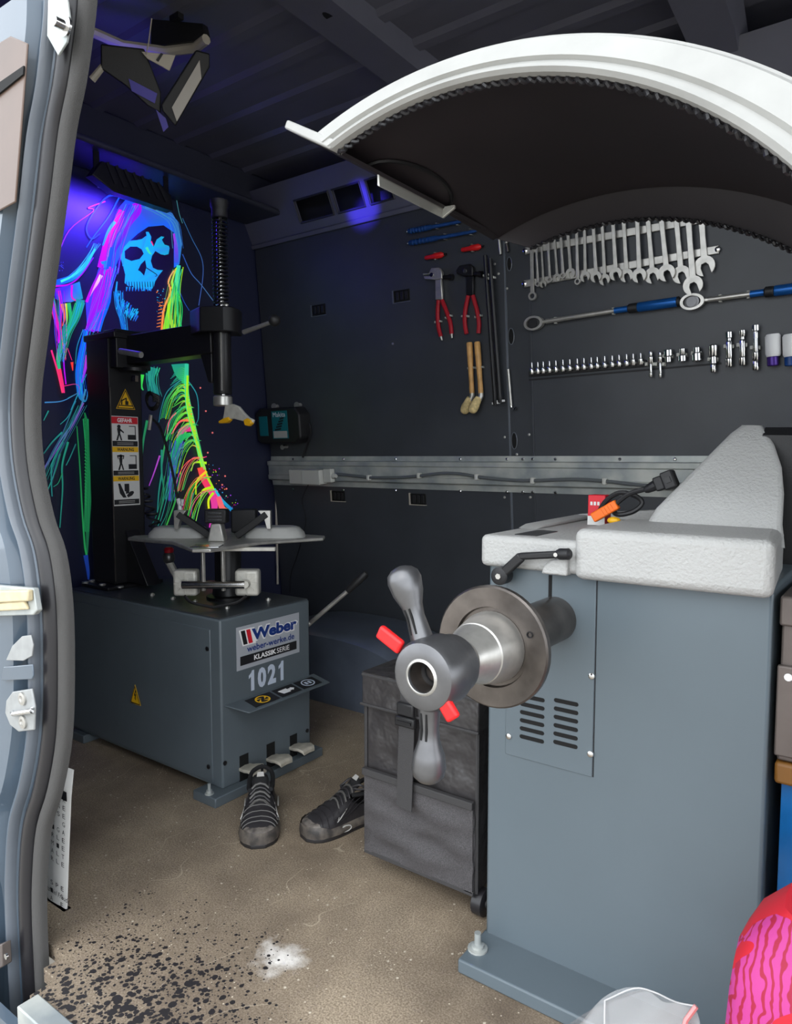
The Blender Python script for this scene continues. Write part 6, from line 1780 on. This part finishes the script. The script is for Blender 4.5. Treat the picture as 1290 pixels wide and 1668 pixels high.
text('Ganz viel Freude', (Vector((px(95, 1455, 1, PYY).x, PYY - .0055, px(95, 1452, 1, PYY).z)), XU, ZU, -YU), .12, 'ink', sh_, 'lettering', None, .001, shear=.3)
MB().mm(px(104, 1297, 1, PYY).x - .02, px(113, 1297, 1, PYY).x, PYY - .0075, PYY - .006, px(110, 1302, 1, PYY).z, px(110, 1288, 1, PYY).z).build('black_tag', 'ink', sh_)

# ------------------------------------------------------------------ things right of the balancer
bb = thing('carrier_bag', (-.02, 1.55, 0), 'blue woven plastic carrier bag standing right of the balancer', 'bag')
clothbox(-.166, .20, 1.335, 1.56, 0, .50, .022, 12).build('body', 'bluebag', bb, ang=60)
part_label(MB().tube(bez([Vector((-.10, 1.345, .42)), Vector((-.10, 1.335, .30)), Vector((-.09, 1.335, .2)), Vector((-.06, 1.338, .12))], 16), .012, 8).build('handle', 'inkw', bb), 'white bag handle')
tag(MB().mm(-.176, .21, 1.318, 1.57, .502, .540).build('board', 'brown', None, bevel=.006), 'ochre brown board lying on the blue carrier bag', 'board')
gb = thing('metal_toolbox', (.0, 1.5, .541), 'bronze grey metal box with latch stacked right of the balancer', 'toolbox')
g0 = px(1262, 968, 1, 1.345)
MB().mm(-.174, .18, 1.325, 1.57, .541, .80).build('body', 'gbox', gb, bevel=.004)
MB().mm(-.177, .185, 1.316, 1.575, .772, .822).build('lid', 'gbox', gb, bevel=.004)
fpn = MB().mm(-.177, .15, 1.314, 1.326, .552, .706).build('front_flap', 'gbox', gb, bevel=.003)
MB().lathe((-.160, 1.315, .688), -YU, [(0, .007), (.003, .006), (.0045, .003)], 12).build('rivet', 'inkw', fpn)
MB().lathe((-.118, 1.325, .735), -YU, [(0, .026), (.004, .026), (.006, .018), (.003, .014)], 20).build('lock', 'black', gb)
# pink and red cushion in the corner
cu_ = thing('cushion', (.10, 1.05, 0), 'pink and red leaf patterned cushion in the lower right corner', 'cushion')
mcu = bpy.data.materials.new('pink_leaf_print'); mcu.use_nodes = True
nt = mcu.node_tree; b_ = nt.nodes['Principled BSDF']; b_.inputs['Roughness'].default_value = .7
tcn = nt.nodes.new('ShaderNodeTexCoord')
def nn(t, **k):
    n_ = nt.nodes.new(t)
    for a_, v_ in k.items(): n_.inputs[a_].default_value = v_
    return n_
w1 = nn('ShaderNodeTexWave', Scale=26.0, Distortion=7.0, Detail=2.0)
w1.inputs['Detail Scale'].default_value = 1.2
n1 = nn('ShaderNodeTexNoise', Scale=7.0, Detail=2.0)
nt.links.new(tcn.outputs['Object'], w1.inputs['Vector']); nt.links.new(tcn.outputs['Object'], n1.inputs['Vector'])
r1_ = nt.nodes.new('ShaderNodeValToRGB'); r1_.color_ramp.elements[0].position = .18; r1_.color_ramp.elements[0].color = rgb(150, 16, 52); r1_.color_ramp.elements[1].position = .32; r1_.color_ramp.elements[1].color = rgb(178, 52, 128)
nt.links.new(w1.outputs['Fac'], r1_.inputs['Fac'])
r2_ = nt.nodes.new('ShaderNodeValToRGB'); r2_.color_ramp.interpolation = 'CONSTANT'; r2_.color_ramp.elements[0].position = 0; r2_.color_ramp.elements[0].color = (0, 0, 0, 1); r2_.color_ramp.elements[1].position = .57; r2_.color_ramp.elements[1].color = (1, 1, 1, 1)
nt.links.new(n1.outputs['Fac'], r2_.inputs['Fac'])
mx = nt.nodes.new('ShaderNodeMix'); mx.data_type = 'RGBA'; mx.inputs[6].default_value = rgb(186, 20, 40)
nt.links.new(r2_.outputs['Color'], mx.inputs[0]); nt.links.new(r1_.outputs['Color'], mx.inputs[7]); nt.links.new(mx.outputs[2], b_.inputs['Base Color'])
rows = []
K0, K1 = px(1190, 1680, 1, 1.02), px(1238, 1530, 1, 1.10)
zt = px(1280, 1510, 1, 1.00).z
xl = px(1190, 1668, 1, 1.0).x - .035
NR = 24
for k in range(13):
    t = k / 12
    z = zt * t
    inset = .012 * (1 - math.sin(math.pi * min(1, max(0, t)) * .5)) + (.0 if t < .8 else .05 * ((t - .8) / .2) ** 2) + .035 * t
    x0, x1, y0, y1 = xl + inset, .35 - inset, .93 + inset, 1.17 - inset * .3
    ring_ = []
    for i in range(NR):
        a = 2 * math.pi * i / NR
        ring_.append(Vector(((x0 + x1) / 2 + (x1 - x0) / 2 * math.copysign(abs(math.cos(a)) ** .45, math.cos(a)), (y0 + y1) / 2 + (y1 - y0) / 2 * math.copysign(abs(math.sin(a)) ** .45, math.sin(a)), z)))
    rows.append(ring_)
mb = MB().grid(rows, close=True); mb.add(rows[0], [tuple(range(NR))]); mb.add(rows[-1], [tuple(range(NR))])
cb_ = mb.build('cover', mcu, cu_, ang=60)
MB().tube([rows[1][i % NR] for i in range(NR + 1)], .004, 6).build('piping', 'red', cu_)
# clear plastic bag on the floor
pbag = thing('plastic_bag', px(1010, 1660, 1, 1.12), 'crumpled clear plastic bag lying in front of the balancer', 'plastic bag')
def bp_(x, y, Y): return px(x, y, 1, Y)
top = [bp_(900, 1690, 1.10), bp_(940, 1660, 1.11), bp_(985, 1630, 1.12), bp_(1032, 1610, 1.13), bp_(1065, 1616, 1.13), bp_(1100, 1632, 1.12), bp_(1134, 1639, 1.11)]
rows = []
for j in range(6):
    t = j / 5
    r = []
    for i, p in enumerate(top):
        zz = p.z * (1 - t) + .004 * t
        r.append(Vector((p.x + .015 * math.sin(i * 2.1 + j), p.y - .06 * math.sin(t * math.pi * .5) - .02 * math.sin(i * 1.7 + j * 2), max(.003, zz + .008 * math.sin(i * 3 + j * 2.3) * (1 - abs(2 * t - 1))))))
    rows.append(r)
MB().grid(rows).build('film', 'clear', pbag, ang=80, sub=2)
rows2 = [[Vector((p.x, p.y + .05 * math.sin(k / 4 * 1.57) + .01 * math.sin(i * 2 + k), max(.034, p.z * (1 - k / 4) + .034 * k / 4))) for i, p in enumerate(top)] for k in range(5)]
MB().grid(rows2).build('film', 'clear', pbag, ang=80, sub=2)
MB().tube(bez([top[2], top[2] + Vector((.012, -.03, -.03)), top[2] + Vector((.03, -.05, -.07))], 10), .0014, 6).build('fold', 'clearedge', pbag)
MB().tube(bez(top[2:], 16), .0013, 6).build('hem', 'clearedge', pbag)
part_label(MB().tube([top[-1], top[-1] + Vector((-.012, -.01, -.022)), top[-1] + Vector((-.016, -.03, -.06))], .004, 6).build('zip_strip', 'zipred', pbag), 'pale red zip strip')
